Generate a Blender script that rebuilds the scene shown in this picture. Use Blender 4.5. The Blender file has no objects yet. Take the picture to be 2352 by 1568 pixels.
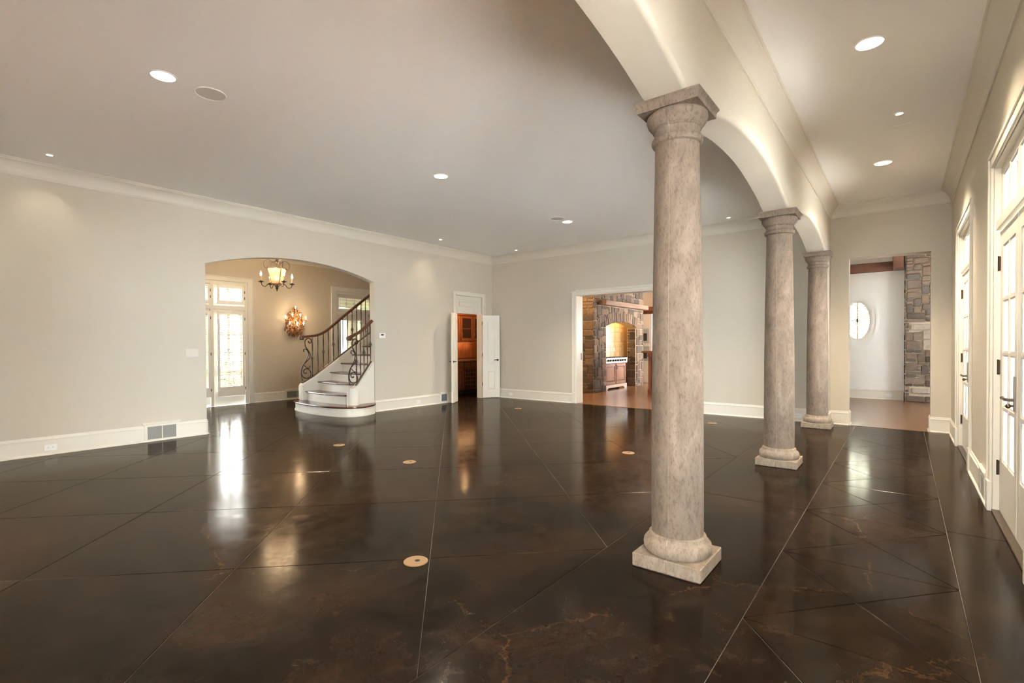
import bpy, bmesh, math, random
from mathutils import Vector, Matrix
R = math.radians
rnd = random.Random(7)
C = bpy.context.scene.collection
scn = bpy.context.scene

# ------------------------------------------------------------------ camera, world, exposure
cam_d = bpy.data.cameras.new('camera')
cam = bpy.data.objects.new('camera', cam_d); C.objects.link(cam)
F_PX, YAW, PITCH, ROLL, CY = 1140.2, 0.6678, -0.0120, -0.0046, 805.1
cam_d.sensor_fit = 'HORIZONTAL'; cam_d.sensor_width = 36.0
cam_d.lens = 36.0 * F_PX / 2352.0
cam_d.shift_y = (CY - 784.0) / 2352.0
cam_d.clip_start = 0.05; cam_d.clip_end = 300
fw = Vector((math.cos(YAW) * math.cos(PITCH), math.sin(YAW) * math.cos(PITCH), math.sin(PITCH)))
rt = Vector((math.sin(YAW), -math.cos(YAW), 0.0))
up = rt.cross(fw)
cr, sr = math.cos(ROLL), math.sin(ROLL)
rt2 = rt * cr + up * sr
up2 = up * cr - rt * sr
m3 = Matrix((rt2, up2, -fw)).transposed()
cam.matrix_world = Matrix.Translation((0, 0, 1.32)) @ m3.to_4x4()
scn.camera = cam

world = bpy.data.worlds.new('overcast_sky'); scn.world = world
world.use_nodes = True
wn = world.node_tree.nodes; wn['Background'].inputs[0].default_value = (0.86, 0.94, 1.0, 1)
wn['Background'].inputs[1].default_value = 12.5

sun_d = bpy.data.lights.new('sun', 'SUN'); sun_d.energy = 330.0; sun_d.angle = R(.6); sun_d.color = (1, .98, .95)
sun = bpy.data.objects.new('sun', sun_d); C.objects.link(sun)
sun.rotation_euler = Vector((-.60, -.03, -.80)).to_track_quat('-Z', 'Z').to_euler()

scn.view_settings.view_transform = 'Standard'
scn.view_settings.look = 'None'
scn.view_settings.exposure = 1.47
scn.view_settings.gamma = 1.0
scn.view_settings.use_curve_mapping = False
scn.cycles.max_bounces = 9
scn.cycles.diffuse_bounces = 6
scn.cycles.glossy_bounces = 4
scn.cycles.transmission_bounces = 6
scn.cycles.transparent_max_bounces = 12
scn.cycles.caustics_reflective = False
scn.cycles.caustics_refractive = False
scn.cycles.sample_clamp_indirect = 8.0
scn.cycles.adaptive_threshold = 0.25
scn.cycles.adaptive_min_samples = 20

DOWN_W = 170.0      # large recessed lamp, watts
MINI_W = 8.0      # small recessed lamp
WARM = (1.0, 0.87, 0.70)

def portal(name, loc, direction, sx, sy):
    l = bpy.data.lights.new(name, 'AREA'); l.shape = 'RECTANGLE'; l.size = sx; l.size_y = sy
    l.cycles.is_portal = True
    o = bpy.data.objects.new(name, l); C.objects.link(o)
    o.location = loc
    o.rotation_euler = Vector(direction).to_track_quat('-Z', 'Z').to_euler()
    return o

# ------------------------------------------------------------------ dimensions (metres)
XB, XF = -0.57, 9.598          # back and far walls of the great room
YL, YLT = 8.216, 8.37          # left wall faces
YR = -0.548                    # door wall face
ZC = 3.532                     # ceiling
YA0, YA1 = 0.942, 1.190        # arcade wall faces
XFT = 9.86                     # rear of the far wall
YFO = 11.82                    # foyer outer wall

# ------------------------------------------------------------------ helpers
def srgb(r, g, b):
    f = lambda c: (c / 255 / 12.92) if c / 255 <= 0.04045 else ((c / 255 + 0.055) / 1.055) ** 2.4
    return (f(r), f(g), f(b), 1)

MATS = {}
def mat(name, color=(.8, .8, .8, 1), rough=.5, metal=0.0, spec=.5, bump=None, noise=None, emit=None, coat=0.0):
    """plain or softly mottled principled material. noise=(scale, colour2, detail); bump=(scale, strength)"""
    if name in MATS: return MATS[name]
    m = bpy.data.materials.new(name); m.use_nodes = True
    nt = m.node_tree; b = nt.nodes['Principled BSDF']
    b.inputs['Base Color'].default_value = color
    b.inputs['Roughness'].default_value = rough
    b.inputs['Metallic'].default_value = metal
    b.inputs['Specular IOR Level'].default_value = spec
    b.inputs['Coat Weight'].default_value = coat
    if emit:
        b.inputs['Emission Color'].default_value = (*emit[:3], 1); b.inputs['Emission Strength'].default_value = emit[3]
    if noise or bump:
        geo = nt.nodes.new('ShaderNodeNewGeometry')
    if noise:
        n = nt.nodes.new('ShaderNodeTexNoise'); n.inputs['Scale'].default_value = noise[0]; n.inputs['Detail'].default_value = noise[2] if len(noise) > 2 else 4
        nt.links.new(geo.outputs['Position'], n.inputs['Vector'])
        r = nt.nodes.new('ShaderNodeValToRGB'); r.color_ramp.elements[0].color = color; r.color_ramp.elements[1].color = noise[1]
        r.color_ramp.elements[0].position = .35; r.color_ramp.elements[1].position = .65
        nt.links.new(n.outputs['Fac'], r.inputs['Fac']); nt.links.new(r.outputs['Color'], b.inputs['Base Color'])
    if bump:
        n2 = nt.nodes.new('ShaderNodeTexNoise'); n2.inputs['Scale'].default_value = bump[0]; n2.inputs['Detail'].default_value = 3
        nt.links.new(geo.outputs['Position'], n2.inputs['Vector'])
        bp = nt.nodes.new('ShaderNodeBump'); bp.inputs['Strength'].default_value = bump[1]; bp.inputs['Distance'].default_value = .01
        nt.links.new(n2.outputs['Fac'], bp.inputs['Height']); nt.links.new(bp.outputs['Normal'], b.inputs['Normal'])
    MATS[name] = m
    return m

def node(nt, t, **kw):
    n = nt.nodes.new(t)
    for k, v in kw.items(): n.inputs[k].default_value = v
    return n

def ramp(nt, stops):
    r = nt.nodes.new('ShaderNodeValToRGB'); e = r.color_ramp.elements
    e[0].position, e[0].color = stops[0]; e[1].position, e[1].color = stops[-1]
    for p, c in stops[1:-1]:
        x = e.new(p); x.color = c
    return r

wall_m = mat('wall_paint', srgb(206, 197, 180), .75, spec=.25, bump=(160, .02))
foyer_m = mat('foyer_wall_paint', srgb(206, 192, 170), .75, spec=.25)
ceil_m = mat('ceiling_paint', srgb(245, 243, 240), .8, spec=.2)
trim_m = mat('trim_paint', srgb(226, 219, 204), .38)
crown_m = mat('crown_paint', srgb(216, 208, 193), .45)
white_m = mat('white_enamel', srgb(240, 238, 232), .35)
plate_m = mat('plate_plastic', srgb(216, 209, 195), .4)
dark_m = mat('dark_slot', srgb(26, 22, 18), .6)
bronze_m = mat('dark_bronze', srgb(62, 46, 34), .38, metal=.8)
pewter_m = mat('pewter', srgb(120, 108, 94), .28, metal=.95)
iron_m = mat('wrought_iron', srgb(70, 55, 42), .42, metal=.7)
steel_m = mat('stainless_steel', srgb(170, 170, 170), .34, metal=.95)
brass_m = mat('brass', srgb(158, 128, 94), .5, metal=.6)
grille_m = mat('vent_grey', srgb(150, 148, 140), .6)
mortar_m = mat('mortar', srgb(206, 192, 168), .9, spec=.2, bump=(60, .2))
candle_m = mat('candle_sleeve', srgb(226, 190, 122), .5)
gilt_m = mat('gilded_metal', srgb(176, 118, 66), .42, metal=.65, noise=(40, srgb(110, 74, 46)))
stone_light_m = mat('pale_limestone', srgb(196, 184, 168), .8, spec=.3, noise=(14, srgb(170, 156, 140)), bump=(40, .2))
tile_m = mat('cream_tile', srgb(226, 196, 142), .35, noise=(9, srgb(212, 178, 122)))
walnut_m = mat('walnut', srgb(74, 42, 24), .3, noise=(6, srgb(92, 54, 32)))
shutter_m = mat('shutter_paint', srgb(238, 230, 214), .4)
joint_m = mat('joint_fill', srgb(40, 31, 24), .35, spec=.5, noise=(.8, srgb(150, 140, 130), 3))
leadline_m = mat('lead_line', srgb(120, 112, 104), .4, metal=.5)

def wood(name, c1, c2, axis='Z', scale=9.0, rough=.4, stretch=12.0):
    m = bpy.data.materials.new(name); m.use_nodes = True; nt = m.node_tree; b = nt.nodes['Principled BSDF']
    geo = node(nt, 'ShaderNodeNewGeometry'); mp = node(nt, 'ShaderNodeMapping')
    s = [stretch, stretch, stretch]; s['XYZ'.index(axis)] = 1.0
    mp.inputs['Scale'].default_value = s
    n = node(nt, 'ShaderNodeTexNoise', Scale=scale / stretch * 1.5, Detail=6.0, Distortion=.4)
    r = ramp(nt, [(.3, c1), (.7, c2)])
    nt.links.new(geo.outputs['Position'], mp.inputs['Vector']); nt.links.new(mp.outputs[0], n.inputs['Vector'])
    nt.links.new(n.outputs['Fac'], r.inputs['Fac']); nt.links.new(r.outputs['Color'], b.inputs['Base Color'])
    b.inputs['Roughness'].default_value = rough
    return m
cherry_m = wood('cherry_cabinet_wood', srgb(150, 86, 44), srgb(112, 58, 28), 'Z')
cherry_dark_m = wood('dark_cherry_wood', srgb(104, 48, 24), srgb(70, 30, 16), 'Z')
beam_m = wood('rough_beam_wood', srgb(96, 56, 32), srgb(62, 34, 20), 'Y', rough=.7)
mantel_m = wood('mantel_timber', srgb(158, 134, 116), srgb(124, 100, 82), 'X', rough=.7)
tread_m = wood('tread_wood', srgb(104, 62, 38), srgb(72, 40, 24), 'Y', rough=.22)

def plank_floor(name, axis):
    """strip flooring: colour per board, running along axis"""
    m = bpy.data.materials.new(name); m.use_nodes = True; nt = m.node_tree; b = nt.nodes['Principled BSDF']
    geo = node(nt, 'ShaderNodeNewGeometry'); mp = node(nt, 'ShaderNodeMapping')
    if axis == 'Y': mp.inputs['Rotation'].default_value = (0, 0, R(90))
    br = node(nt, 'ShaderNodeTexBrick'); br.offset = .37
    br.inputs['Scale'].default_value = 1.0; br.inputs['Brick Width'].default_value = 1.3; br.inputs['Row Height'].default_value = .083
    br.inputs['Mortar Size'].default_value = .0012
    br.inputs['Color1'].default_value = srgb(158, 118, 84); br.inputs['Color2'].default_value = srgb(134, 96, 66); br.inputs['Mortar'].default_value = srgb(60, 36, 22)
    n = node(nt, 'ShaderNodeTexNoise', Scale=6.0, Detail=5.0)
    mx = node(nt, 'ShaderNodeMixRGB'); mx.blend_type = 'MULTIPLY'; mx.inputs[0].default_value = .35
    nt.links.new(geo.outputs['Position'], mp.inputs['Vector']); nt.links.new(mp.outputs[0], br.inputs['Vector']); nt.links.new(geo.outputs['Position'], n.inputs['Vector'])
    nt.links.new(br.outputs['Color'], mx.inputs[1]); nt.links.new(n.outputs['Color'], mx.inputs[2]); nt.links.new(mx.outputs[0], b.inputs['Base Color'])
    b.inputs['Roughness'].default_value = .26
    return m
oak_x_m = plank_floor('oak_strip_floor_x', 'X')
oak_y_m = plank_floor('oak_strip_floor_y', 'Y')

def make_floor_mat():
    m = bpy.data.materials.new('stained_concrete'); m.use_nodes = True; nt = m.node_tree; b = nt.nodes['Principled BSDF']
    geo = node(nt, 'ShaderNodeNewGeometry')
    n1 = node(nt, 'ShaderNodeTexNoise', Scale=1.25, Detail=9.0, Roughness=.66, Distortion=.7)
    n2 = node(nt, 'ShaderNodeTexNoise', Scale=7.0, Detail=10.0, Roughness=.74, Distortion=.35)
    n3 = node(nt, 'ShaderNodeTexNoise', Scale=60.0, Detail=3.0)
    for n in (n1, n2, n3): nt.links.new(geo.outputs['Position'], n.inputs['Vector'])
    r1 = ramp(nt, [(.36, srgb(16, 10, 6)), (.48, srgb(27, 18, 12)), (.57, srgb(42, 28, 19)), (.70, srgb(64, 44, 29))])
    r2 = ramp(nt, [(.36, srgb(16, 11, 8)), (.52, srgb(32, 23, 16)), (.63, srgb(54, 40, 28)), (.78, srgb(84, 64, 46))])
    nt.links.new(n1.outputs['Fac'], r1.inputs['Fac']); nt.links.new(n2.outputs['Fac'], r2.inputs['Fac'])
    mx = node(nt, 'ShaderNodeMixRGB'); mx.inputs[0].default_value = .42
    nt.links.new(r1.outputs[0], mx.inputs[1]); nt.links.new(r2.outputs[0], mx.inputs[2])
    # branching hairline cracks, paler than the stain
    v = node(nt, 'ShaderNodeTexVoronoi', Scale=.55); v.feature = 'DISTANCE_TO_EDGE'
    add = node(nt, 'ShaderNodeVectorMath'); add.operation = 'MULTIPLY_ADD'; add.inputs[1].default_value = (.22, .22, .22)
    nt.links.new(n2.outputs['Color'], add.inputs[0]); nt.links.new(geo.outputs['Position'], add.inputs[2]); nt.links.new(add.outputs[0], v.inputs['Vector'])
    rc = ramp(nt, [(.0, (1, 1, 1, 1)), (.004, (0, 0, 0, 1))])
    nt.links.new(v.outputs['Distance'], rc.inputs['Fac'])
    rn = ramp(nt, [(.45, (0, 0, 0, 1)), (.62, (.6, .6, .6, 1))]); nt.links.new(n1.outputs['Fac'], rn.inputs['Fac'])
    mm = node(nt, 'ShaderNodeMath'); mm.operation = 'MULTIPLY'; nt.links.new(rc.outputs[0], mm.inputs[0]); nt.links.new(rn.outputs[0], mm.inputs[1])
    mx2 = node(nt, 'ShaderNodeMixRGB'); mx2.inputs[2].default_value = srgb(108, 78, 52)
    nt.links.new(mm.outputs[0], mx2.inputs[0]); nt.links.new(mx.outputs[0], mx2.inputs[1]); nt.links.new(mx2.outputs[0], b.inputs['Base Color'])
    rr = ramp(nt, [(.3, (.07, .07, .07, 1)), (.7, (.20, .20, .20, 1))]); nt.links.new(n2.outputs['Fac'], rr.inputs['Fac']); nt.links.new(rr.outputs[0], b.inputs['Roughness'])
    bp = node(nt, 'ShaderNodeBump', Strength=.05, Distance=.004)
    nt.links.new(n2.outputs['Fac'], bp.inputs['Height']); nt.links.new(bp.outputs[0], b.inputs['Normal'])
    # waxed sheen: weaker than a bare dielectric mirror at grazing angles
    b.inputs['Specular IOR Level'].default_value = 0.0; b.inputs['IOR'].default_value = 1.0
    out = [n for n in nt.nodes if n.type == 'OUTPUT_MATERIAL'][0]
    gl = node(nt, 'ShaderNodeBsdfGlossy'); gl.inputs['Color'].default_value = (.56, .52, .47, 1)
    nt.links.new(rr.outputs[0], gl.inputs['Roughness']); nt.links.new(bp.outputs[0], gl.inputs['Normal'])
    fr = node(nt, 'ShaderNodeFresnel', IOR=1.36); nt.links.new(bp.outputs[0], fr.inputs['Normal'])
    mxs = node(nt, 'ShaderNodeMixShader'); nt.links.new(fr.outputs[0], mxs.inputs[0]); nt.links.new(b.outputs[0], mxs.inputs[1]); nt.links.new(gl.outputs[0], mxs.inputs[2]); nt.links.new(mxs.outputs[0], out.inputs[0])
    return m
concrete_m = make_floor_mat()

def make_column_mat(name, c1, c2, c3):
    m = bpy.data.materials.new(name); m.use_nodes = True; nt = m.node_tree; b = nt.nodes['Principled BSDF']
    tc = node(nt, 'ShaderNodeTexCoord'); mp = node(nt, 'ShaderNodeMapping')
    mp.inputs['Rotation'].default_value = (R(28), R(22), 0); mp.inputs['Scale'].default_value = (64, 64, 24)
    mp2 = node(nt, 'ShaderNodeMapping'); mp2.inputs['Rotation'].default_value = (R(28), R(22), 0); mp2.inputs['Scale'].default_value = (7, 7, 2.6)
    n1 = node(nt, 'ShaderNodeTexNoise', Scale=1.0, Detail=5.0, Roughness=.6, Distortion=.6)
    n2 = node(nt, 'ShaderNodeTexNoise', Scale=1.0, Detail=6.0, Roughness=.55, Distortion=1.4)
    n3 = node(nt, 'ShaderNodeTexNoise', Scale=2.8, Detail=3.0)
    for q in (mp, mp2): nt.links.new(tc.outputs['Object'], q.inputs['Vector'])
    nt.links.new(mp.outputs[0], n1.inputs['Vector']); nt.links.new(mp2.outputs[0], n2.inputs['Vector']); nt.links.new(mp.outputs[0], n3.inputs['Vector'])
    r2 = ramp(nt, [(.3, c1), (.55, c2), (.75, c3)]); nt.links.new(n2.outputs['Fac'], r2.inputs['Fac'])
    r1 = ramp(nt, [(.34, (.62, .58, .54, 1)), (.5, (1, 1, 1, 1)), (.62, (1, 1, 1, 1)), (.72, (1.25, 1.22, 1.18, 1))]); nt.links.new(n1.outputs['Fac'], r1.inputs['Fac'])
    mx = node(nt, 'ShaderNodeMixRGB'); mx.blend_type = 'MULTIPLY'; mx.inputs[0].default_value = .75
    nt.links.new(r2.outputs[0], mx.inputs[1]); nt.links.new(r1.outputs[0], mx.inputs[2])
    # open pits of the travertine
    rp = ramp(nt, [(.30, (.35, .30, .26, 1)), (.40, (1, 1, 1, 1))]); nt.links.new(n3.outputs['Fac'], rp.inputs['Fac'])
    mx2 = node(nt, 'ShaderNodeMixRGB'); mx2.blend_type = 'MULTIPLY'; mx2.inputs[0].default_value = .40
    nt.links.new(mx.outputs[0], mx2.inputs[1]); nt.links.new(rp.outputs[0], mx2.inputs[2])
    nt.links.new(mx2.outputs[0], b.inputs['Base Color'])
    b.inputs['Roughness'].default_value = .72; b.inputs['Specular IOR Level'].default_value = .3
    bp = node(nt, 'ShaderNodeBump', Strength=.35, Distance=.006); nt.links.new(rp.outputs[0], bp.inputs['Height']); nt.links.new(bp.outputs[0], b.inputs['Normal'])
    return m
column_m = make_column_mat('travertine', srgb(119, 104, 90), srgb(135, 120, 105), srgb(152, 138, 123))
colbase_m = make_column_mat('travertine_pale', srgb(144, 128, 110), srgb(160, 145, 128), srgb(174, 161, 146))

def make_stone_mat():
    m = bpy.data.materials.new('field_stone'); m.use_nodes = True; nt = m.node_tree; b = nt.nodes['Principled BSDF']
    oi = node(nt, 'ShaderNodeObjectInfo'); geo = node(nt, 'ShaderNodeNewGeometry')
    r = ramp(nt, [(0, srgb(76, 66, 57)), (.2, srgb(112, 100, 90)), (.4, srgb(140, 120, 102)), (.6, srgb(92, 86, 82)), (.8, srgb(128, 110, 92)), (1, srgb(152, 138, 122))])
    nt.links.new(oi.outputs['Random'], r.inputs['Fac'])
    n = node(nt, 'ShaderNodeTexNoise', Scale=16.0, Detail=6.0, Roughness=.7); nt.links.new(geo.outputs['Position'], n.inputs['Vector'])
    rn = ramp(nt, [(.3, (.55, .52, .5, 1)), (.7, (1.15, 1.1, 1.05, 1))]); nt.links.new(n.outputs['Fac'], rn.inputs['Fac'])
    mx = node(nt, 'ShaderNodeMixRGB'); mx.blend_type = 'MULTIPLY'; mx.inputs[0].default_value = .8
    nt.links.new(r.outputs[0], mx.inputs[1]); nt.links.new(rn.outputs[0], mx.inputs[2]); nt.links.new(mx.outputs[0], b.inputs['Base Color'])
    b.inputs['Roughness'].default_value = .85
    bp = node(nt, 'ShaderNodeBump', Strength=.6, Distance=.01); nt.links.new(n.outputs['Fac'], bp.inputs['Height']); nt.links.new(bp.outputs[0], b.inputs['Normal'])
    return m
stone_m = make_stone_mat()

def make_glass(name, tint=(1, 1, 1, 1), rough=.02):
    m = bpy.data.materials.new(name); m.use_nodes = True; nt = m.node_tree
    for n in list(nt.nodes):
        if n.type == 'BSDF_PRINCIPLED': nt.nodes.remove(n)
    out = [n for n in nt.nodes if n.type == 'OUTPUT_MATERIAL'][0]
    t = node(nt, 'ShaderNodeBsdfTransparent'); t.inputs[0].default_value = tint
    g = node(nt, 'ShaderNodeBsdfGlossy'); g.inputs['Roughness'].default_value = rough
    fr = node(nt, 'ShaderNodeFresnel', IOR=1.45); mx = node(nt, 'ShaderNodeMixShader')
    nt.links.new(fr.outputs[0], mx.inputs[0]); nt.links.new(t.outputs[0], mx.inputs[1]); nt.links.new(g.outputs[0], mx.inputs[2]); nt.links.new(mx.outputs[0], out.inputs[0])
    return m
glass_m = make_glass('clear_glass')
def make_frosted():
    m = bpy.data.materials.new('seeded_glass'); m.use_nodes = True; nt = m.node_tree
    for n in list(nt.nodes):
        if n.type == 'BSDF_PRINCIPLED': nt.nodes.remove(n)
    out = [n for n in nt.nodes if n.type == 'OUTPUT_MATERIAL'][0]
    t = node(nt, 'ShaderNodeBsdfTransparent'); t.inputs[0].default_value = (1, .95, .88, 1)
    tr = node(nt, 'ShaderNodeBsdfTranslucent'); tr.inputs[0].default_value = (.55, .46, .36, 1)
    geo = node(nt, 'ShaderNodeNewGeometry'); v = node(nt, 'ShaderNodeTexVoronoi', Scale=60.0); nt.links.new(geo.outputs['Position'], v.inputs['Vector'])
    r = ramp(nt, [(.1, (.25, .25, .25, 1)), (.5, (.75, .75, .75, 1))]); nt.links.new(v.outputs['Distance'], r.inputs['Fac'])
    mx = node(nt, 'ShaderNodeMixShader'); nt.links.new(r.outputs[0], mx.inputs[0]); nt.links.new(t.outputs[0], mx.inputs[1]); nt.links.new(tr.outputs[0], mx.inputs[2]); nt.links.new(mx.outputs[0], out.inputs[0])
    return m
seeded_m = make_frosted()
frost_m = mat('leaded_glass', srgb(244, 242, 236), .25)
frost_m.node_tree.nodes['Principled BSDF'].inputs['Transmission Weight'].default_value = .55
frost_m.node_tree.nodes['Principled BSDF'].inputs['IOR'].default_value = 1.05
bulb_m = mat('candle_bulb_glow', (1, .9, .7, 1), .4, emit=(1.0, .76, .46, 9.0))
lamp_m = mat('lamp_lens_glow', (1, .95, .85, 1), .4, emit=(1.0, .88, .70, 2.2))

WL = {}                                                     # world location of each empty or mesh origin
class MB:
    """collects simple shapes, then links them as ONE mesh object"""
    def __init__(s): s.v = []; s.f = []
    def quad(s, a, b, c, d):
        i = len(s.v); s.v += [a, b, c, d]; s.f.append((i, i+1, i+2, i+3)); return s
    def box(s, x0, x1, y0, y1, z0, z1):
        if x0 > x1: x0, x1 = x1, x0
        if y0 > y1: y0, y1 = y1, y0
        if z0 > z1: z0, z1 = z1, z0
        e = (len(s.f)//6 % 11) * .00014; x0 += e; x1 -= e; y0 += e; y1 -= e; z0 += e; z1 -= e    # no coplanar faces where boxes overlap
        i = len(s.v)
        s.v += [(x, y, z) for z in (z0, z1) for x, y in ((x0, y0), (x1, y0), (x1, y1), (x0, y1))]
        s.f += [(i, i+3, i+2, i+1), (i+4, i+5, i+6, i+7), (i, i+1, i+5, i+4), (i+1, i+2, i+6, i+5), (i+2, i+3, i+7, i+6), (i+3, i, i+4, i+7)]
        return s
    def loft(s, rings, cap0=True, cap1=True, closed=True):
        i = len(s.v); n = len(rings[0])
        for r in rings: s.v += [tuple(p) for p in r]
        for k in range(len(rings) - 1):
            for j in range(n if closed else n - 1):
                a = i + k*n + j; b = i + k*n + (j+1) % n
                s.f.append((a, b, b + n, a + n))
        if cap0: s.f.append(tuple(i + j for j in reversed(range(n))))
        if cap1: s.f.append(tuple(i + (len(rings)-1)*n + j for j in range(n)))
        return s
    def prism(s, poly, plane, d0, d1):
        """poly: 2-D points; plane 'xz' extrudes along y, 'yz' along x, 'xy' along z"""
        mk = {'xz': lambda p, d: (p[0], d, p[1]), 'yz': lambda p, d: (d, p[0], p[1]), 'xy': lambda p, d: (p[0], p[1], d)}[plane]
        return s.loft([[mk(p, d0) for p in poly], [mk(p, d1) for p in poly]])
    def lathe(s, prof, cx, cy, n=32, a0=0.0, a1=2*math.pi, close=True):
        full = abs(a1 - a0 - 2*math.pi) < 1e-6
        k = n if full else n + 1
        rings = [[(cx + r*math.cos(a0 + (a1-a0)*j/n), cy + r*math.sin(a0 + (a1-a0)*j/n), z) for j in range(k)] for r, z in prof]
        return s.loft(rings, True, True, True)
    def ring(s, prof, cx, cy, n=32):
        return s.loft([[(cx + r*math.cos(2*math.pi*j/n), cy + r*math.sin(2*math.pi*j/n), z) for j in range(n)] for r, z in prof], False, False)
    def tube(s, pts, r, n=6, cap=True):
        pts = [Vector(p) for p in pts]; rad = r if isinstance(r, (list, tuple)) else [r]*len(pts)
        t0 = (pts[1] - pts[0]).normalized()
        u = t0.cross(Vector((0, 0, 1)));
        if u.length < 1e-3: u = t0.cross(Vector((1, 0, 0)))
        u.normalize(); rings = []
        for i, p in enumerate(pts):
            t = (pts[min(i+1, len(pts)-1)] - pts[max(i-1, 0)]).normalized()
            u = (u - t*u.dot(t)).normalized(); w = t.cross(u)
            rings.append([tuple(p + (u*math.cos(2*math.pi*j/n) + w*math.sin(2*math.pi*j/n))*rad[i]) for j in range(n)])
        return s.loft(rings, cap, cap)
    def ball(s, c, r, n=10, m=6, sz=1.0):
        rings = []
        for k in range(m + 1):
            th = math.pi * (k + .0001) / (m + .0002)
            rings.append([(c[0] + r*math.sin(th)*math.cos(2*math.pi*j/n), c[1] + r*math.sin(th)*math.sin(2*math.pi*j/n), c[2] - r*sz*math.cos(th)) for j in range(n)])
        return s.loft(rings)
    def build(s, name, m, parent=None, bevel=0.0, smooth=None, kind=None, seg=1, local=False):
        me = bpy.data.meshes.new(name)
        off = Vector((0, 0, 0)) if (local or parent is None) else WL[parent.name]
        me.from_pydata([tuple(Vector(p) - off) for p in s.v], [], s.f)
        bm = bmesh.new(); bm.from_mesh(me)
        bmesh.ops.recalc_face_normals(bm, faces=bm.faces)
        if bevel:
            bmesh.ops.bevel(bm, geom=[e for e in bm.edges if e.is_manifold and e.calc_face_angle(0) > .5], offset=bevel, segments=seg, affect='EDGES', clamp_overlap=True)
        bm.to_mesh(me); bm.free()
        if smooth is not None:
            me.shade_smooth(); me.set_sharp_from_angle(angle=R(smooth))
        me.materials.append(m)
        o = bpy.data.objects.new(name, me); C.objects.link(o)
        if parent: o.parent = parent
        WL[o.name] = off.copy()
        if kind: o['kind'] = kind
        return o

def tag(o, label=None, cat=None, group=None, kind=None):
    if label: o['label'] = label
    if cat: o['category'] = cat
    if group: o['group'] = group
    if kind: o['kind'] = kind
    return o
def thing(name, loc=(0, 0, 0), label=None, cat=None, group=None, kind=None, rz=0.0):
    o = bpy.data.objects.new(name, None); C.objects.link(o); o.location = loc; o.rotation_euler = (0, 0, rz); o.empty_display_size = .1
    WL[o.name] = Vector(loc); return tag(o, label, cat, group, kind)
def copy_tree(o, parent=None):
    c = o.copy(); C.objects.link(c); c.parent = parent; WL[c.name] = WL[o.name].copy()
    for ch in list(o.children): copy_tree(ch, c)
    return c
def dup(o, parent, loc=None, rz=None):
    c = o.copy(); C.objects.link(c); c.parent = parent; WL[c.name] = WL[o.name].copy()
    if loc is not None: c.location = loc
    if rz is not None: c.rotation_euler = (0, 0, rz)
    return c
def cut(o, cutters):
    """subtract each MB from o (boolean applied, cutters removed)"""
    tmp = []
    for c in cutters:
        k = c.build('cutter', trim_m); tmp.append(k)
        md = o.modifiers.new('b', 'BOOLEAN'); md.operation = 'DIFFERENCE'; md.solver = 'EXACT'; md.object = k
    bpy.context.view_layer.update()
    me = bpy.data.meshes.new_from_object(o.evaluated_get(bpy.context.evaluated_depsgraph_get()))
    o.modifiers.clear(); o.data = me
    for k in tmp: bpy.data.objects.remove(k)
    return o
def light(name, kind, loc, energy, color, parent=None, **kw):
    l = bpy.data.lights.new(name, kind); l.energy = energy; l.color = color
    for k, v in kw.items(): setattr(l, k, v)
    o = bpy.data.objects.new(name, l); C.objects.link(o); o.location = loc
    if parent: o.parent = parent; o.location = Vector(loc) - WL[parent.name]
    return o
def smoothpath(pts, k=6):
    """Catmull-Rom through points"""
    P = [Vector(p) for p in pts]; P = [P[0]*2 - P[1]] + P + [P[-1]*2 - P[-2]]; out = []
    for i in range(1, len(P) - 2):
        for j in range(k):
            t = j / k; a, b, c, d = P[i-1:i+3]
            out.append(.5*((2*b) + (c-a)*t + (2*a-5*b+4*c-d)*t*t + (3*b-a-3*c+d)*t**3))
    return out + [P[-2]]

# ================================================================== THE SETTING
# ---- walls
def arc_pts(x0, x1, zs, za, n=24):
    c = (x0 + x1) / 2; h = (x1 - x0) / 2; r = za - zs; rad = (h*h + r*r) / (2*r)
    return [(c + rad*math.sin(t), za - rad + rad*math.cos(t)) for t in [(-1 + 2*i/n) * math.asin(h/rad) for i in range(n + 1)]]

w = MB().box(XB - .3, XFT, YL, YLT, 0, ZC).build('wall_left', wall_m, kind='structure')
cut(w, [MB().prism([(3.005, -.1), (6.032, -.1)] + list(reversed(arc_pts(3.005, 6.032, 2.56, 2.805))), 'xz', YL - .1, YLT + .1),
        MB().box(8.30, 9.23, YL - .1, YLT + .1, -.1, 2.49)])
w = MB().box(XF, XFT, YR - .15, YL, 0, ZC).build('wall_far', wall_m, kind='structure')
cut(w, [MB().box(XF - .1, XFT + .1, 3.91, 5.755, -.1, 2.52), MB().box(XF - .1, XFT + .1, -.318, .692, -.1, 2.675)])
w = MB().box(XB - .3, XB, YR - .15, YL, 0, ZC).build('wall_back', wall_m, kind='structure')
cut(w, [MB().box(XB - .4, XB + .1, -.318, .692, -.1, 2.675), MB().box(XB - .4, XB + .1, 3.91, 5.755, -.1, 2.42)])  # wider opening added so daylight from behind reaches the far wall
DOORC = (7.71, 4.615, 1.50); DW = .755
w = MB().box(XB, XF, YR - .15, YR, 0, ZC).build('wall_right', wall_m, kind='structure')
cut(w, [MB().box(c - DW - .02, c + DW + .02, YR - .3, YR + .1, -.1, 2.69) for c in DOORC])
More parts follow.
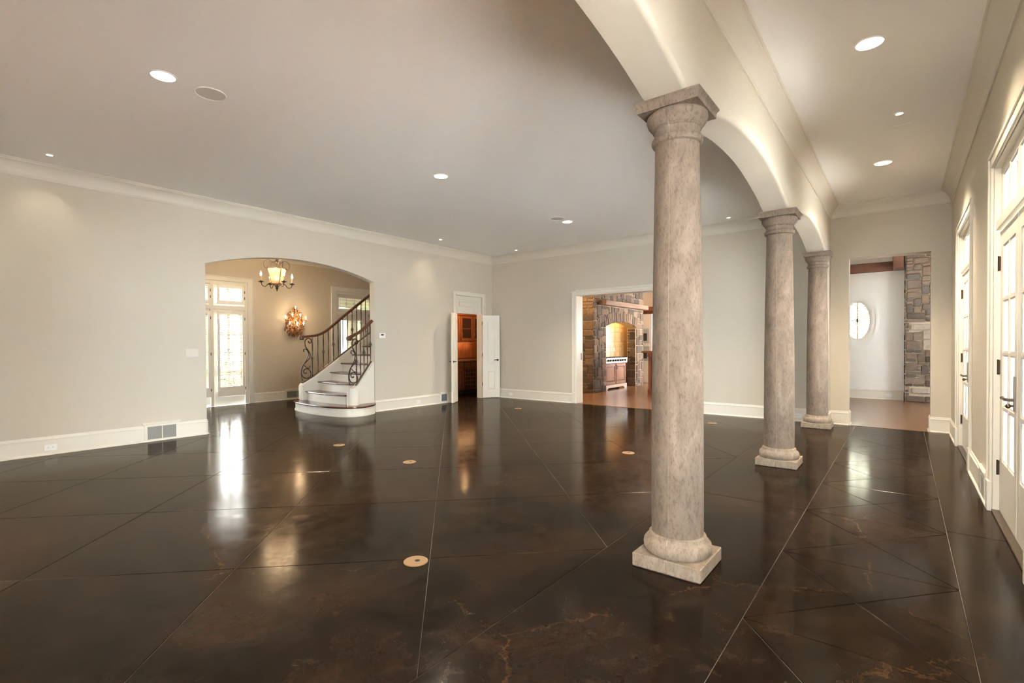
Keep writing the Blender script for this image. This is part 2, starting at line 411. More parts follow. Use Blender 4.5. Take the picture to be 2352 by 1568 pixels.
# arcade wall over the columns
COLX = (2.955, 6.07, 9.17); COLY = 1.067
w = MB().box(XB, XF, YA0, YA1, 2.735, ZC).build('wall_arcade', wall_m, kind='structure')
spr = [-.16] + list(COLX)
cut(w, [MB().prism(list(arc_pts(a + .19, b - .19, 2.73, 2.937)) + [(b - .19, 2.6), (a + .19, 2.6)], 'xz', YA0 - .1, YA1 + .1) for a, b in zip(spr[:-1], spr[1:])])
bm = bmesh.new(); bm.from_mesh(w.data)
ed = [e for e in bm.edges if e.is_manifold and e.calc_face_angle(0) > 1.2 and all(abs(v.co.y - YA0) < 1e-4 for v in e.verts) and all(2.72 < v.co.z < 3.1 for v in e.verts)]
bmesh.ops.bevel(bm, geom=ed, offset=.03, segments=4, affect='EDGES', profile=.5)
bm.to_mesh(w.data); bm.free(); w.data.shade_smooth(); w.data.set_sharp_from_angle(angle=R(28))
MB().box(9.22, XF, YA0, YA1, 0, 2.735).build('wall_pier_far', wall_m, kind='structure', bevel=.012, seg=2)
MB().box(XB, -.20, YA0, YA1, 0, 2.735).build('wall_pier_back', wall_m, kind='structure')

# ---- ceilings with holes for the recessed lamps
BIG = [(1.45, 4.77), (4.56, 4.77), (7.68, 4.77)]; BIGH = [(1.43, .205), (4.54, .205), (7.64, .205)]
MINI = [(1.22, 7.74), (7.27, 7.63), (9.22, 7.13), (9.22, 2.42)]; MINIH = [(6.10, .04)]
def cyl(x, y, r, z0, z1, n=32): return MB().lathe([(r, z0), (r, z1)], x, y, n)
c1 = MB().box(XB - .3, XFT, YR - .15, YLT, ZC, ZC + .2).build('ceiling', ceil_m, kind='structure')
cut(c1, [cyl(x, y, .088, ZC - .1, ZC + .16) for x, y in BIG + BIGH] + [cyl(x, y, .032, ZC - .1, ZC + .12, 20) for x, y in MINI + MINIH])

# ---- crown mouldings and baseboards
CROWN = [(0, -.19), (.010, -.19), (.012, -.178), (.016, -.172), (.019, -.150), (.029, -.112), (.046, -.076), (.068, -.046), (.088, -.030), (.090, -.018), (.098, -.016), (.104, -.008), (.104, 0)]
def crown(name, x0, x1, y0, y1, z, k=1.0, kd=1.0):
    rings = [[(x0 + p*k, y0 + p*k, z + d*kd), (x1 - p*k, y0 + p*k, z + d*kd), (x1 - p*k, y1 - p*k, z + d*kd), (x0 + p*k, y1 - p*k, z + d*kd)] for p, d in CROWN]
    return MB().loft(rings, False, False).build(name, crown_m, kind='structure', smooth=25)
crown('trim_1', XB, XF, YA1, YL, ZC - .001, .95)
crown('trim_2', XB, XF, YR, YA0, ZC - .001, 1.25, .98)
BASE = [(0, 0), (.030, 0), (.030, .012), (.020, .024), (.017, .026), (.017, .180), (.020, .186), (.020, .196), (.010, .206), (.009, .222), (0, .226)]
def base_run(mb, a, b, nrm, prof=BASE):
    """baseboard along a->b (xy), sticking out along nrm"""
    mb.loft([[(p[0] + nrm[0]*d, p[1] + nrm[1]*d, z) for d, z in prof] for p in (a, b)])
def baseboard(name, runs):
    mb = MB()
    for a, b, n in runs: base_run(mb, a, b, n)
    return mb.build(name, trim_m, kind='structure', smooth=20)
baseboard('baseboard_left', [((XB, YL), (3.005, YL), (0, -1)), ((6.032, YL), (8.20, YL), (0, -1)), ((9.33, YL), (XF, YL), (0, -1)),
                             ((3.005, YL), (3.005, YLT), (1, 0)), ((6.032, YL), (6.032, YLT), (-1, 0))])
baseboard('baseboard_far', [((XF, 5.86), (XF, YL), (-1, 0)), ((XF, YA1), (XF, 3.80), (-1, 0)), ((XF, .692), (XF, YA0), (-1, 0)), ((XF, YR), (XF, -.318), (-1, 0)),
                            ((XF, .692), (XFT, .692), (0, -1)), ((XF, -.318), (XFT, -.318), (0, 1)), ((9.22, YA0), (XF, YA0), (0, -1)), ((9.22, YA1), (XF, YA1), (0, 1))])
baseboard('baseboard_right', [((8.59, YR), (XF, YR), (0, 1)), ((5.49, YR), (6.83, YR), (0, 1)), ((2.38, YR), (3.74, YR), (0, 1)), ((XB, YR), (.63, YR), (0, 1))])
baseboard('baseboard_back', [((XB, YA1), (XB, YL), (1, 0)), ((XB, .692), (XB, YA0), (1, 0)), ((XB, YR), (XB, -.318), (1, 0))])

# ---- floor: scored, stained concrete, one slab piece per scored field
fl = MB().box(XB - .3, 9.60, YR - .15, YLT, -.12, -.0032).box(1.6, 10.9, YLT, YFO, -.12, -.0032).build('floor', joint_m, kind='structure')
def clip(poly, n, d):
    out = []
    for i in range(len(poly)):
        a, b = poly[i], poly[(i+1) % len(poly)]
        da = a[0]*n[0] + a[1]*n[1] - d; db = b[0]*n[0] + b[1]*n[1] - d
        if da >= 0: out.append(a)
        if (da > 0 > db) or (da < 0 < db):
            t = da / (da - db); out.append((a[0] + (b[0]-a[0])*t, a[1] + (b[1]-a[1])*t))
    return out
def area(p): return abs(sum(p[i][0]*p[(i+1) % len(p)][1] - p[(i+1) % len(p)][0]*p[i][1] for i in range(len(p)))) / 2
def split(polys, n, d):
    out = []
    for p in polys:
        for s in (1, -1):
            q = clip(p, (n[0]*s, n[1]*s), d*s)
            if len(q) > 2 and area(q) > 2e-3: out.append(q)
    return out
def inset(poly, g):
    s = sum(poly[i][0]*poly[(i+1) % len(poly)][1] - poly[(i+1) % len(poly)][0]*poly[i][1] for i in range(len(poly)))
    p = list(poly) if s > 0 else list(reversed(poly)); q = list(p)
    for i in range(len(p)):
        a, b = p[i], p[(i+1) % len(p)]; L = math.hypot(b[0]-a[0], b[1]-a[1])
        if L < 1e-6: continue
        n = (-(b[1]-a[1])/L, (b[0]-a[0])/L)
        q = clip(q, n, a[0]*n[0] + a[1]*n[1] + g)
        if len(q) < 3: return []
    return q
rect = lambda x0, x1, y0, y1: [(x0, y0), (x1, y0), (x1, y1), (x0, y1)]
s2 = math.sqrt(.5)
def diagonals(polys):
    for k in range(-7, 9): polys = split(polys, (-s2, s2), (.215 + 1.615*k)*s2)
    for k in range(-3, 12): polys = split(polys, (s2, s2), (4.385 + 1.615*k)*s2)
    return polys
fields = diagonals([rect(XB, 9.33, 1.515, 7.92)])
fields += diagonals([rect(1.6, 8.1, YLT, YFO)])
fields += [rect(XB, 3.005, 7.92, YL), rect(3.005, 6.032, 7.92, YLT), rect(6.032, 8.30, 7.92, YL), rect(9.23, 9.598, 7.92, YL), rect(9.33, 9.598, 1.515, 7.92)]
fields += [rect(8.30, 9.23, 7.92, YLT), rect(8.1, 10.9, YLT, 10.0)]
fields += [rect(XB, 4.51, .605, 1.515), rect(4.51, 9.598, .605, 1.515), rect(XB, 4.6, YR - .13, -.241), rect(4.6, 9.598, YR - .13, -.241)]
xk = 2.553 - .985*4
while xk < 9.6:
    a = [p for p in [rect(max(xk, XB), min(xk + .985, 9.598), -.241, .605)]]
    if a[0][1][0] - a[0][0][0] > .05:
        L = math.hypot(.985, .846)
        a = split(a, (.846/L, .985/L), (.846*xk + .985*.605)/L)
        a = split(a, (-.846/L, .985/L), (-.846*(xk + .985) + .985*.605)/L)
        fields += a
    xk += .985
GAP = .0016
for p in fields:
    q0 = inset(p, GAP); q1 = inset(p, GAP + .002)
    if len(q0) < 3 or len(q1) != len(q0): continue
    MB().loft([[(x, y, -.02) for x, y in q0], [(x, y, -.002) for x, y in q0], [(x, y, 0) for x, y in q1]], False).build('floor_panel', concrete_m, fl)
# floors of the rooms beyond
MB().box(9.60, 19.0, 2.2, 8.6, -.12, 0.004).build('floor_kitchen', oak_x_m, kind='structure')
MB().box(9.60, 14.6, -3.2, 2.2, -.12, 0.004).build('floor_family_room', oak_y_m, kind='structure')
MB().box(-6.0, XB - .3, -3.2, 8.2, -.12, 0.0).build('floor_back_room', oak_y_m, kind='structure')

# ---- rooms beyond: walls and ceilings
MB().box(XFT, XFT + .05, 2.2, 2.25, 0, ZC).build('wall_kitchen_stub', wall_m, kind='structure')
w = MB().box(XFT, 19.0, 2.05, 2.2, 0, ZC).build('wall_kitchen_right', wall_m, kind='structure')
cut(w, [MB().box(15.2, 17.4, 1.9, 2.4, 1.0, 2.3)])
MB().box(XFT, 19.0, 8.6, 8.75, 0, ZC).build('wall_kitchen_left', wall_m, kind='structure')
w = MB().box(19.0, 19.15, 2.05, 8.75, 0, ZC).build('wall_kitchen_end', foyer_m, kind='structure')
cut(w, [MB().box(18.8, 19.3, 3.2, 5.2, 1.0, 2.3)])
MB().box(XFT, 19.15, 2.05, 8.75, ZC, ZC + .2).build('ceiling_kitchen', ceil_m, kind='structure')
w = MB().box(14.49, 14.64, -3.2, 2.05, 0, 3.9).build('wall_family_end', white_m, kind='structure')
OVX, OVY, OVZ = 14.49, .87, 1.855
def oval(a, b, n=40): return [(OVY + a*math.cos(2*math.pi*i/n), OVZ + b*math.sin(2*math.pi*i/n)) for i in range(n)]
cut(w, [MB().prism(oval(.30, .50), 'yz', 14.3, 14.8)])
w = MB().box(XFT, 14.64, -3.35, -3.2, 0, 3.9).build('wall_family_right', wall_m, kind='structure')
cut(w, [MB().box(11.5, 12.7, -3.5, -3.0, .8, 2.2)])
MB().box(XFT, 14.64, -3.35, 2.05, 3.55, 3.75).build('ceiling_family_room', ceil_m, kind='structure')
MB().box(XFT, 9.95, -3.2, YR - .15, 0, 3.6).build('wall_family_return', wall_m, kind='structure')
# unseen room behind the camera, windows added to bring daylight to the far wall
w = MB().box(-6.15, -6.0, -3.2, 8.2, 0, ZC).build('wall_added_windows_back', wall_m, kind='structure')
cut(w, [MB().box(-6.4, -5.8, -2.2, 2.6, .3, 2.9), MB().box(-6.4, -5.8, 3.1, 7.4, .3, 2.9)])
MB().box(-6.15, XB - .3, -3.35, -3.2, 0, ZC).build('wall_back_room_right', wall_m, kind='structure')
MB().box(-6.15, XB - .3, 8.2, 8.35, 0, ZC).build('wall_back_room_left', wall_m, kind='structure')
MB().box(-6.15, XB - .3, -3.35, 8.35, ZC, ZC + .2).build('ceiling_back_room', ceil_m, kind='structure')
# foyer
FX0, FX1 = 4.19, 5.19      # french doors opening is FX0-.9 .. FX1
w = MB().box(1.45, 11.05, YFO, YFO + .18, 0, ZC).build('wall_foyer', foyer_m, kind='structure')
cut(w, [MB().box(3.17, 5.20, YFO - .2, YFO + .4, -.1, 2.76), MB().box(7.46, 9.40, YFO - .2, YFO + .4, -.1, 2.76)])
MB().box(1.45, 1.6, YLT, YFO, 0, ZC).build('wall_foyer_left', foyer_m, kind='structure')
MB().box(10.9, 11.05, YLT, YFO, 0, ZC).build('wall_foyer_right', foyer_m, kind='structure')
MB().box(XFT, 10.9, YLT, YLT + .1, 0, ZC).build('wall_pantry_right_return', foyer_m, kind='structure')
MB().box(8.05, 8.15, YLT, 10.05, 0, ZC).build('wall_pantry_left', foyer_m, kind='structure')
MB().box(8.15, 10.9, 9.95, 10.05, 0, ZC).build('wall_pantry_back', foyer_m, kind='structure')
MB().box(8.15, 10.9, YLT, 9.95, 2.45, 2.55).build('ceiling_pantry', ceil_m, kind='structure')
MB().box(1.45, 11.05, YLT, YFO + .18, ZC, ZC + .2).build('ceiling_foyer', ceil_m, kind='structure')
crown('trim_3', 1.6, 10.9, YLT, YFO, ZC - .001, .95)
baseboard('baseboard_foyer', [((5.31, YFO), (7.32, YFO), (0, -1)), ((1.6, YFO), (3.06, YFO), (0, -1)), ((9.52, YFO), (10.9, YFO), (0, -1)), ((1.6, YLT), (3.005, YLT), (0, 1))])
baseboard('baseboard_family', [((14.49, -.03), (14.49, 2.05), (-1, 0))])
# ---- outdoors
ground_m = mat('pale_paving', srgb(200, 200, 198), .9, noise=(1.5, srgb(188, 187, 184)))
lawn_m = mat('lawn', srgb(96, 118, 62), .9, noise=(3, srgb(120, 134, 76)))
MB().box(-7, 13, -11, YR - .15, -.2, -.13).build('patio_ground', ground_m, kind='structure')
MB().box(-2, 14, YFO + .18, 16.5, -.2, -.13).build('terrace_ground', ground_m, kind='structure')
MB().box(-2, 14, 16.5, 24, -.2, -.13).build('garden_ground', lawn_m, kind='structure')

# ---- daylight portals at the glazed openings
for c in DOORC: portal('daylight_portal', (c, YR - .20, 1.32), (0, 1, 0), 1.5, 2.6)
portal('daylight_portal', (4.18, YFO + .24, 1.38), (0, -1, 0), 2.0, 2.75)
portal('daylight_portal', (8.43, YFO + .24, 1.38), (0, -1, 0), 1.9, 2.75)
# added roof and walls outside the entrance, dimming the daylight on its glass
MB().box(6.6, 10.4, YFO + .18, 15.2, 3.2, 3.4).build('ceiling_light_block', ceil_m, kind='structure')
MB().box(6.6, 6.8, YFO + .18, 15.2, -.13, 3.2).build('wall_light_block_left', wall_m, kind='structure')
MB().box(10.2, 10.4, YFO + .18, 15.2, -.13, 3.2).build('wall_light_block_right', wall_m, kind='structure')
w = MB().box(6.8, 10.2, 15.0, 15.2, -.13, 3.2).build('wall_light_block_front', wall_m, kind='structure')
cut(w, [MB().box(8.9, 9.9, 14.8, 15.4, -.3, 2.6)])
portal('daylight_portal', (19.2, 4.2, 1.65), (-1, 0, 0), 2.0, 1.3)
portal('daylight_portal', (12.1, -3.4, 1.5), (0, 1, 0), 1.2, 1.4)
portal('daylight_portal', (14.7, OVY, OVZ), (-1, 0, 0), .6, 1.0)
portal('daylight_portal', (-6.2, .2, 1.6), (1, 0, 0), 4.8, 2.6)
portal('daylight_portal', (-6.2, 5.25, 1.6), (1, 0, 0), 4.3, 2.6)
portal('daylight_portal', (16.3, 1.98, 1.65), (0, 1, 0), 2.2, 1.3)
# ================================================================== OBJECTS
# ---- stone columns, each turned in two halves with a mortar joint between
def build_column(cx, label, engaged=False):
    t = thing('stone_column', (cx, COLY, 0), label, 'column', 'stone columns of the arcade')
    h = .20
    shaft = [(.1485, .185), (.1485, .55), (.147, .95), (.143, 1.35), (.1375, 1.75), (.131, 2.15), (.1245, 2.52)]
    base = [(.150, .080), (.182, .083), (.193, .100), (.196, .120), (.192, .140), (.180, .156), (.170, .162), (.166, .170), (.163, .186), (.1495, .194), (.12, .194)]
    cap = [(.12, 2.495), (.127, 2.497), (.139, 2.503), (.146, 2.516), (.146, 2.530), (.139, 2.541), (.131, 2.545), (.130, 2.552), (.1295, 2.575), (.132, 2.585), (.139, 2.589), (.139, 2.596), (.143, 2.598), (.146, 2.606), (.158, 2.616), (.168, 2.632), (.174, 2.652), (.172, 2.668), (.164, 2.677), (.14, 2.68)]
    g = .0011
    for s in (1, -1):
        sg = lambda v: COLY + s*(v)
        y0, y1 = sorted((sg(g), sg(h)))
        MB().box(cx - h, cx + h, y0, y1, 0.004, .081).build('plinth', colbase_m, t, bevel=.004)
        a0 = 0.0 if s > 0 else math.pi
        for nm, pr, mm in (('base_torus', base, colbase_m), ('shaft', shaft, column_m), ('capital', cap, column_m)):
            mb = MB(); n = 24
            rings = [[(cx + r*math.cos(a0 + math.pi*j/n), COLY + s*g + r*math.sin(a0 + math.pi*j/n), z) for j in range(n + 1)] for r, z in pr]
            mb.loft(rings); mb.build(nm, mm, t, smooth=35)
        # abacus: slab with a small cyma lip
        mb = MB(); q = [(.176, 2.676), (.176, 2.702), (.179, 2.710), (.186, 2.720), (.190, 2.724), (.190, 2.7348)]
        mb.loft([[(cx - a, sg(g), z), (cx + a, sg(g), z), (cx + a, sg(a), z), (cx - a, sg(a), z)] for a, z in q]); mb.build('abacus', column_m, t)
    mb = MB()
    for x in (-1, 1):
        mb.prism([(cx + x*r*.995, z) for r, z in [(.1965, .01), (.1965, .079), (.150, .081), (.178, .084), (.192, .12), (.178, .156), (.163, .186), (.148, .195), (.148, .55), (.1465, .95), (.1425, 1.35), (.137, 1.75), (.1305, 2.15), (.124, 2.495), (.145, 2.523), (.129, 2.552), (.129, 2.575), (.142, 2.598), (.172, 2.652), (.163, 2.676), (.174, 2.68), (.174, 2.705), (.187, 2.724), (.187, 2.734)]] + [(cx + x*.05, 2.734), (cx + x*.05, .01)], 'xz', COLY - .004, COLY + .004)
    mb.build('mortar_joint', mat('joint_mortar', srgb(176, 158, 140), .9), t)
    # chipped grout under the plinth
    MB().box(cx - .194, cx + .194, COLY - .194, COLY + .194, 0.0, .006).build('grout_bed', mat('grout_bed', srgb(120, 108, 96), .9, noise=(30, srgb(50, 42, 36))), t)
    return t
build_column(COLX[0], 'nearest stone column, tall pinkish travertine shaft in front of the kitchen opening')
build_column(COLX[1], 'middle stone column of the arcade, second from the camera')
c3 = build_column(COLX[2] - .035, 'farthest stone column, engaged with the pier beside the hall opening')

# ---- recessed ceiling lamps
def downlight(x, y, r, w, label, group, mini=False, tilt=None, cat='ceiling light'):
    t = thing('recessed_downlight', (x, y, ZC), label, cat, group)
    n = 28 if not mini else 18
    ro = r*1.16 if not mini else r*1.7
    MB().ring([(r*.985, ZC + .004), (r*.985, ZC - .002), (r*1.03, ZC - .005), (ro, ZC - .004), (ro, ZC + .0005), (r*.985, ZC + .004)], x, y, n).build('trim_ring', white_m, t, smooth=30)
    d = .125 if not mini else .03
    # stepped white baffle, open below
    rings = []; k = 5
    for i in range(k):
        a = r*.98*(1 - .16*i/k); rings += [(a, ZC + d*i/k), (a, ZC + d*(i + .85)/k)]
    MB().loft([[(x + q*math.cos(2*math.pi*j/n), y + q*math.sin(2*math.pi*j/n), z) for j in range(n)] for q, z in rings], False, False).build('baffle', white_m, t)
    MB().lathe([(r*.82, ZC + d*.98), (r*.80, ZC + d*.90), (r*.5, ZC + d*.84), (r*.05, ZC + d*.82)], x, y, n).build('lamp_lens', lamp_m if not mini else mat('small_lens_glow', (1, .95, .85, 1), .4, emit=(1.0, .92, .8, 12.0)), t, smooth=40)
    l = light('lamp_light', 'SPOT', (x, y, ZC - .015 if mini else ZC + .03), w, (1.0, .84, .65) if y < 1 or x > 9 else WARM, t, spot_size=R(118 if not mini else 75), spot_blend=.9, shadow_soft_size=.06 if not mini else .02)
    if tilt: l.rotation_euler = (R(tilt[0]), R(tilt[1]), 0)
    return t
downlight(*BIG[0], .086, DOWN_W, 'large recessed downlight in the great room ceiling nearest the camera, beside the round speaker', 'large recessed downlights')
downlight(*BIG[1], .086, DOWN_W, 'large recessed downlight in the middle of the great room ceiling', 'large recessed downlights')
downlight(*BIG[2], .086, DOWN_W, 'large recessed downlight of the great room nearest the kitchen opening', 'large recessed downlights')
downlight(*BIGH[1], .086, DOWN_W*.8, 'largest recessed downlight in the hall ceiling, upper right', 'large recessed downlights')
downlight(*BIGH[2], .086, DOWN_W*1.3, 'recessed downlight in the hall ceiling nearest the stone chimney', 'large recessed downlights')
downlight(*BIGH[0], .086, DOWN_W*.38, 'recessed downlight in the hall ceiling above the camera', 'large recessed downlights')
downlight(*MINI[0], .030, MINI_W*.4, 'tiny recessed spotlight by the crown moulding at the far left', 'small recessed spotlights', True, (25, 0))
downlight(*MINI[1], .030, MINI_W*.7, 'tiny recessed spotlight by the left wall crown above the small double door', 'small recessed spotlights', True, (25, 0))
downlight(*MINI[2], .030, MINI_W*13, 'tiny recessed spotlight near the room corner on the far wall side', 'small recessed spotlights', True, (0, 25))
downlight(*MINI[3], .030, MINI_W*13, 'tiny recessed spotlight seen between the first and second columns', 'small recessed spotlights', True, (0, 25))
downlight(*MINIH[0], .030, MINI_W*2, 'small spotlight with wide trim ring in the hall ceiling', 'small recessed spotlights', True)

# ---- round ceiling speakers and hall plate
def speaker(x, y, label):
    t = thing('ceiling_speaker', (x, y, ZC), label, 'speaker', 'round ceiling speakers')
    MB().ring([(.125, ZC + .002), (.125, ZC - .005), (.119, ZC - .008), (.115, ZC - .005), (.115, ZC + .002)], x, y, 36).build('rim', ceil_m, t, smooth=30)
    MB().lathe([(.114, ZC - .003), (.06, ZC - .006), (.001, ZC - .007)], x, y, 36).build('grille', mat('speaker_grille', srgb(214, 208, 198), .7), t, smooth=60)
speaker(1.81, 4.78, 'round white speaker grille beside the nearest great room downlight')
speaker(7.37, 4.785, 'round white speaker grille beside the downlight nearest the kitchen')
t = thing('ceiling_plate', (6.466, .044, ZC), 'small white rectangular plate in the hall ceiling beside the spotlight', 'plate')
MB().box(6.42, 6.51, -.05, .14, ZC - .006, ZC + .002).build('plate', white_m, t, bevel=.002)

# ---- wall plates, vents, thermostat
t = thing('switch_plate', (2.815, YL, 1.163), 'white four-gang light switch plate on the left wall beside the arch', 'switch')
MB().box(2.734, 2.897, YL - .007, YL, 1.163, 1.281).build('plate', plate_m, t, bevel=.003)
for k in range(4):
    x = 2.752 + k*.0335
    MB().box(x, x + .026, YL - .011, YL - .006, 1.19, 1.254).build('rocker', plate_m, t, bevel=.002)
t = thing('thermostat', (6.2, YL, 1.46), 'small white wall thermostat with dark screen right of the arch', 'thermostat')
MB().box(6.125, 6.275, YL - .03, YL, 1.462, 1.566).build('case', white_m, t, bevel=.005)
MB().box(6.165, 6.225, YL - .0315, YL - .029, 1.515, 1.545).build('screen', dark_m, t)
def outlet(p, axis, s, label):
    """duplex outlet lying on its side; axis 'x' or 'y' runs along the wall; s = outward sign"""
    t = thing('wall_outlet', p, label, 'outlet', 'low duplex outlets')
    def bx(nm, a0, a1, z0, z1, d0, d1, m, bev=0):
        if axis == 'x': b = MB().box(p[0] + a0, p[0] + a1, p[1] + s*d0, p[1] + s*d1, p[2] + z0, p[2] + z1)
        else: b = MB().box(p[0] + s*d0, p[0] + s*d1, p[1] + a0, p[1] + a1, p[2] + z0, p[2] + z1)
        b.build(nm, m, t, bevel=bev)
    bx('plate', -.058, .058, -.036, .036, 0, .006, white_m, .002)
    for a in (-.022, .022):
        bx('socket', a - .016, a + .016, -.016, .016, .005, .008, white_m)
        for z in (-.007, .006): bx('slot', a - .006, a + .006, z, z + .002, .007, .0085, dark_m)
outlet((1.26, YL - .017, .09), 'x', -1, 'white duplex outlet in the baseboard at the far left')
outlet((7.13, YL - .017, .10), 'x', -1, 'pale duplex outlet in the baseboard between the arch and the small double door')
outlet((XF - .017, 7.60, .10), 'y', -1, 'duplex outlet in the far wall baseboard right of the small double door')
outlet((XF - .017, 1.40, .10), 'y', -1, 'duplex outlet in the far wall baseboard behind the middle column')
outlet((14.49 - .017, .27, .10), 'y', -1, 'white duplex outlet in the baseboard below the oval window')
def vent(c, half, axis, s, label, z0=.03, z1=.205, split2=True, rim=.03, slatm=grille_m):
    """baseboard register with raised surround"""
    t = thing('floor_register', (c[0], c[1], 0), label, 'vent', 'baseboard air registers')
    def bx(nm, a0, a1, za, zb, d0, d1, m, bev=0):
        if axis == 'x': b = MB().box(c[0] + a0, c[0] + a1, c[1] + s*d0, c[1] + s*d1, za, zb)
        else: b = MB().box(c[0] + s*d0, c[0] + s*d1, c[1] + a0, c[1] + a1, za, zb)
        return b.build(nm, m, t, bevel=bev)
    bx('surround', -half - rim*1.3, half + rim*1.3, 0.0, z1 + rim, .001, .022, trim_m, .003)
    bx('cap', -half - rim*2, half + rim*2, z1 + rim, z1 + rim + .022, .001, .030, trim_m, .004)
    bx('face', -half, half, z0, z1, .018, .0235, slatm)
    n = int((z1 - z0) / .011)
    for i in range(n):
        z = z0 + (i + .5)*(z1 - z0)/n
        bx('slat', -half, half, z - .0018, z + .0018, .0235, .0275, slatm)
    if split2: bx('divider', -.006, .006, z0, z1, .0225, .029, trim_m)
vent((2.425, YL), .172, 'x', -1, 'grey double air register in the left wall baseboard', .03, .205)
vent((7.895, YL), .082, 'x', -1, 'small dark louvred air register beside the open double door', .05, .205, False, .02, mat('vent_dark', srgb(110, 112, 112), .5))
vent((6.35, YFO), .26, 'x', -1, 'air register in the foyer baseboard behind the stair', .05, .205)
vent((5.80, YR), .16, 'y' if False else 'x', 1, 'air register in the hall baseboard between the glazed doors', .05, .20)

# ---- round brass floor outlets
for (x, y), lb in zip([(2.0, 2.333), (3.67, 4.374), (3.732, 5.868), (5.589, 2.618), (8.121, 6.252), (8.511, 2.487)],
    ['round brass floor outlet cover nearest the camera', 'round brass floor outlet cover in the middle of the dark floor', 'round brass floor outlet cover in front of the staircase',
     'round brass floor outlet cover left of the nearest column', 'round brass floor outlet cover by the far wall beside the small double door', 'round brass floor outlet cover between the first and second columns']):
    t = thing('floor_outlet_cover', (x, y, 0), lb, 'floor outlet', 'brass floor outlet covers')
    MB().lathe([(.074, 0.0), (.074, .003), (.070, .006), (.02, .0065), (.018, .0066)], x, y, 36).build('cover_plate', brass_m, t, smooth=30)
    MB().lathe([(.016, .0065), (.016, .0075), (.002, .0076)], x + .006, y - .008, 16).build('socket_cap', dark_m, t)

# ---- casings
def casing(name, horiz, a0, a1, top, face, s, w=.10, d=.03, plinth=.24, label=None):
    """moulded casing around an opening a0..a1 up to top; horiz 'x'|'y'; face = wall coordinate; s outward"""
    mb = MB()
    def bx(u0, u1, z0, z1, d0, d1):
        if horiz == 'x': mb.box(u0, u1, face + s*d0, face + s*d1, z0, z1)
        else: mb.box(face + s*d0, face + s*d1, u0, u1, z0, z1)
    for sg, a in ((-1, a0), (1, a1)):
        bx(a, a + sg*w, 0, top + w, 0, d*.6); bx(a + sg*w*.72, a + sg*w, 0, top + w, d*.5, d); bx(a, a + sg*w*.16, 0, top + w*.16, d*.5, d*.8)
        if plinth: bx(a - sg*.002, a + sg*(w + .006), 0, plinth, 0, d*1.25)
    bx(a0, a1, top, top + w, 0, d*.6); bx(a0 - w, a1 + w, top + w*.72, top + w, d*.5, d); bx(a0, a1, top, top + w*.16, d*.5, d*.8)
    return mb.build(name, trim_m, kind='structure', bevel=.003)
casing('trim_4', 'x', 8.30, 9.23, 2.49, YL, -1, .095)
casing('trim_5', 'y', 3.91, 5.755, 2.42, XF, -1, .085, .03)
# jamb lining of the kitchen opening, with a recessed pocket-door pull
mb = MB().box(XF - .004, XFT + .01, 5.735, 5.757, 0, 2.42).box(XF - .004, XFT + .01, 3.905, 3.93, 0, 2.42).box(XF - .004, XFT + .01, 3.91, 5.757, 2.40, 2.525)
mb.build('trim_6', trim_m, kind='structure')
t = thing('pocket_door_pull', (9.80, 5.734, 1.02), 'small dark pocket door pull on the jamb of the kitchen opening', 'door pull')
MB().box(9.79, 9.815, 5.730, 5.736, .97, 1.12).build('pull', bronze_m, t, bevel=.001)

# ---- small double door of the butler's pantry
d = thing('door_1', (8.765, YL, 0), 'open pair of narrow white panelled doors with fixed panel above', kind='structure')
MB().box(8.30, 9.23, YL + .02, YLT - .02, 2.07, 2.105).build('head', trim_m, d)
mb = MB().box(8.30, 9.23, YL + .06, YL + .09, 2.10, 2.49)
mb.build('transom_panel', trim_m, d)
for (x0, x1, z0, z1) in ((8.30, 8.40, 2.10, 2.49), (9.13, 9.23, 2.10, 2.49), (8.40, 9.13, 2.40, 2.49), (8.40, 9.13, 2.10, 2.19)): MB().box(x0, x1, YL + .035, YL + .065, z0, z1).build('transom_frame', trim_m, d, bevel=.004)
MB().box(8.46, 9.07, YL + .04, YL + .065, 2.235, 2.355).build('transom_field', trim_m, d, bevel=.010)
jamb_m = mat('jamb_paint', srgb(232, 220, 196), .4)
MB().box(9.205, 9.232, YL, YLT + .01, 0, 2.07).build('jamb', jamb_m, d); MB().box(8.298, 8.325, YL, YLT + .01, 0, 2.07).build('jamb', jamb_m, d)
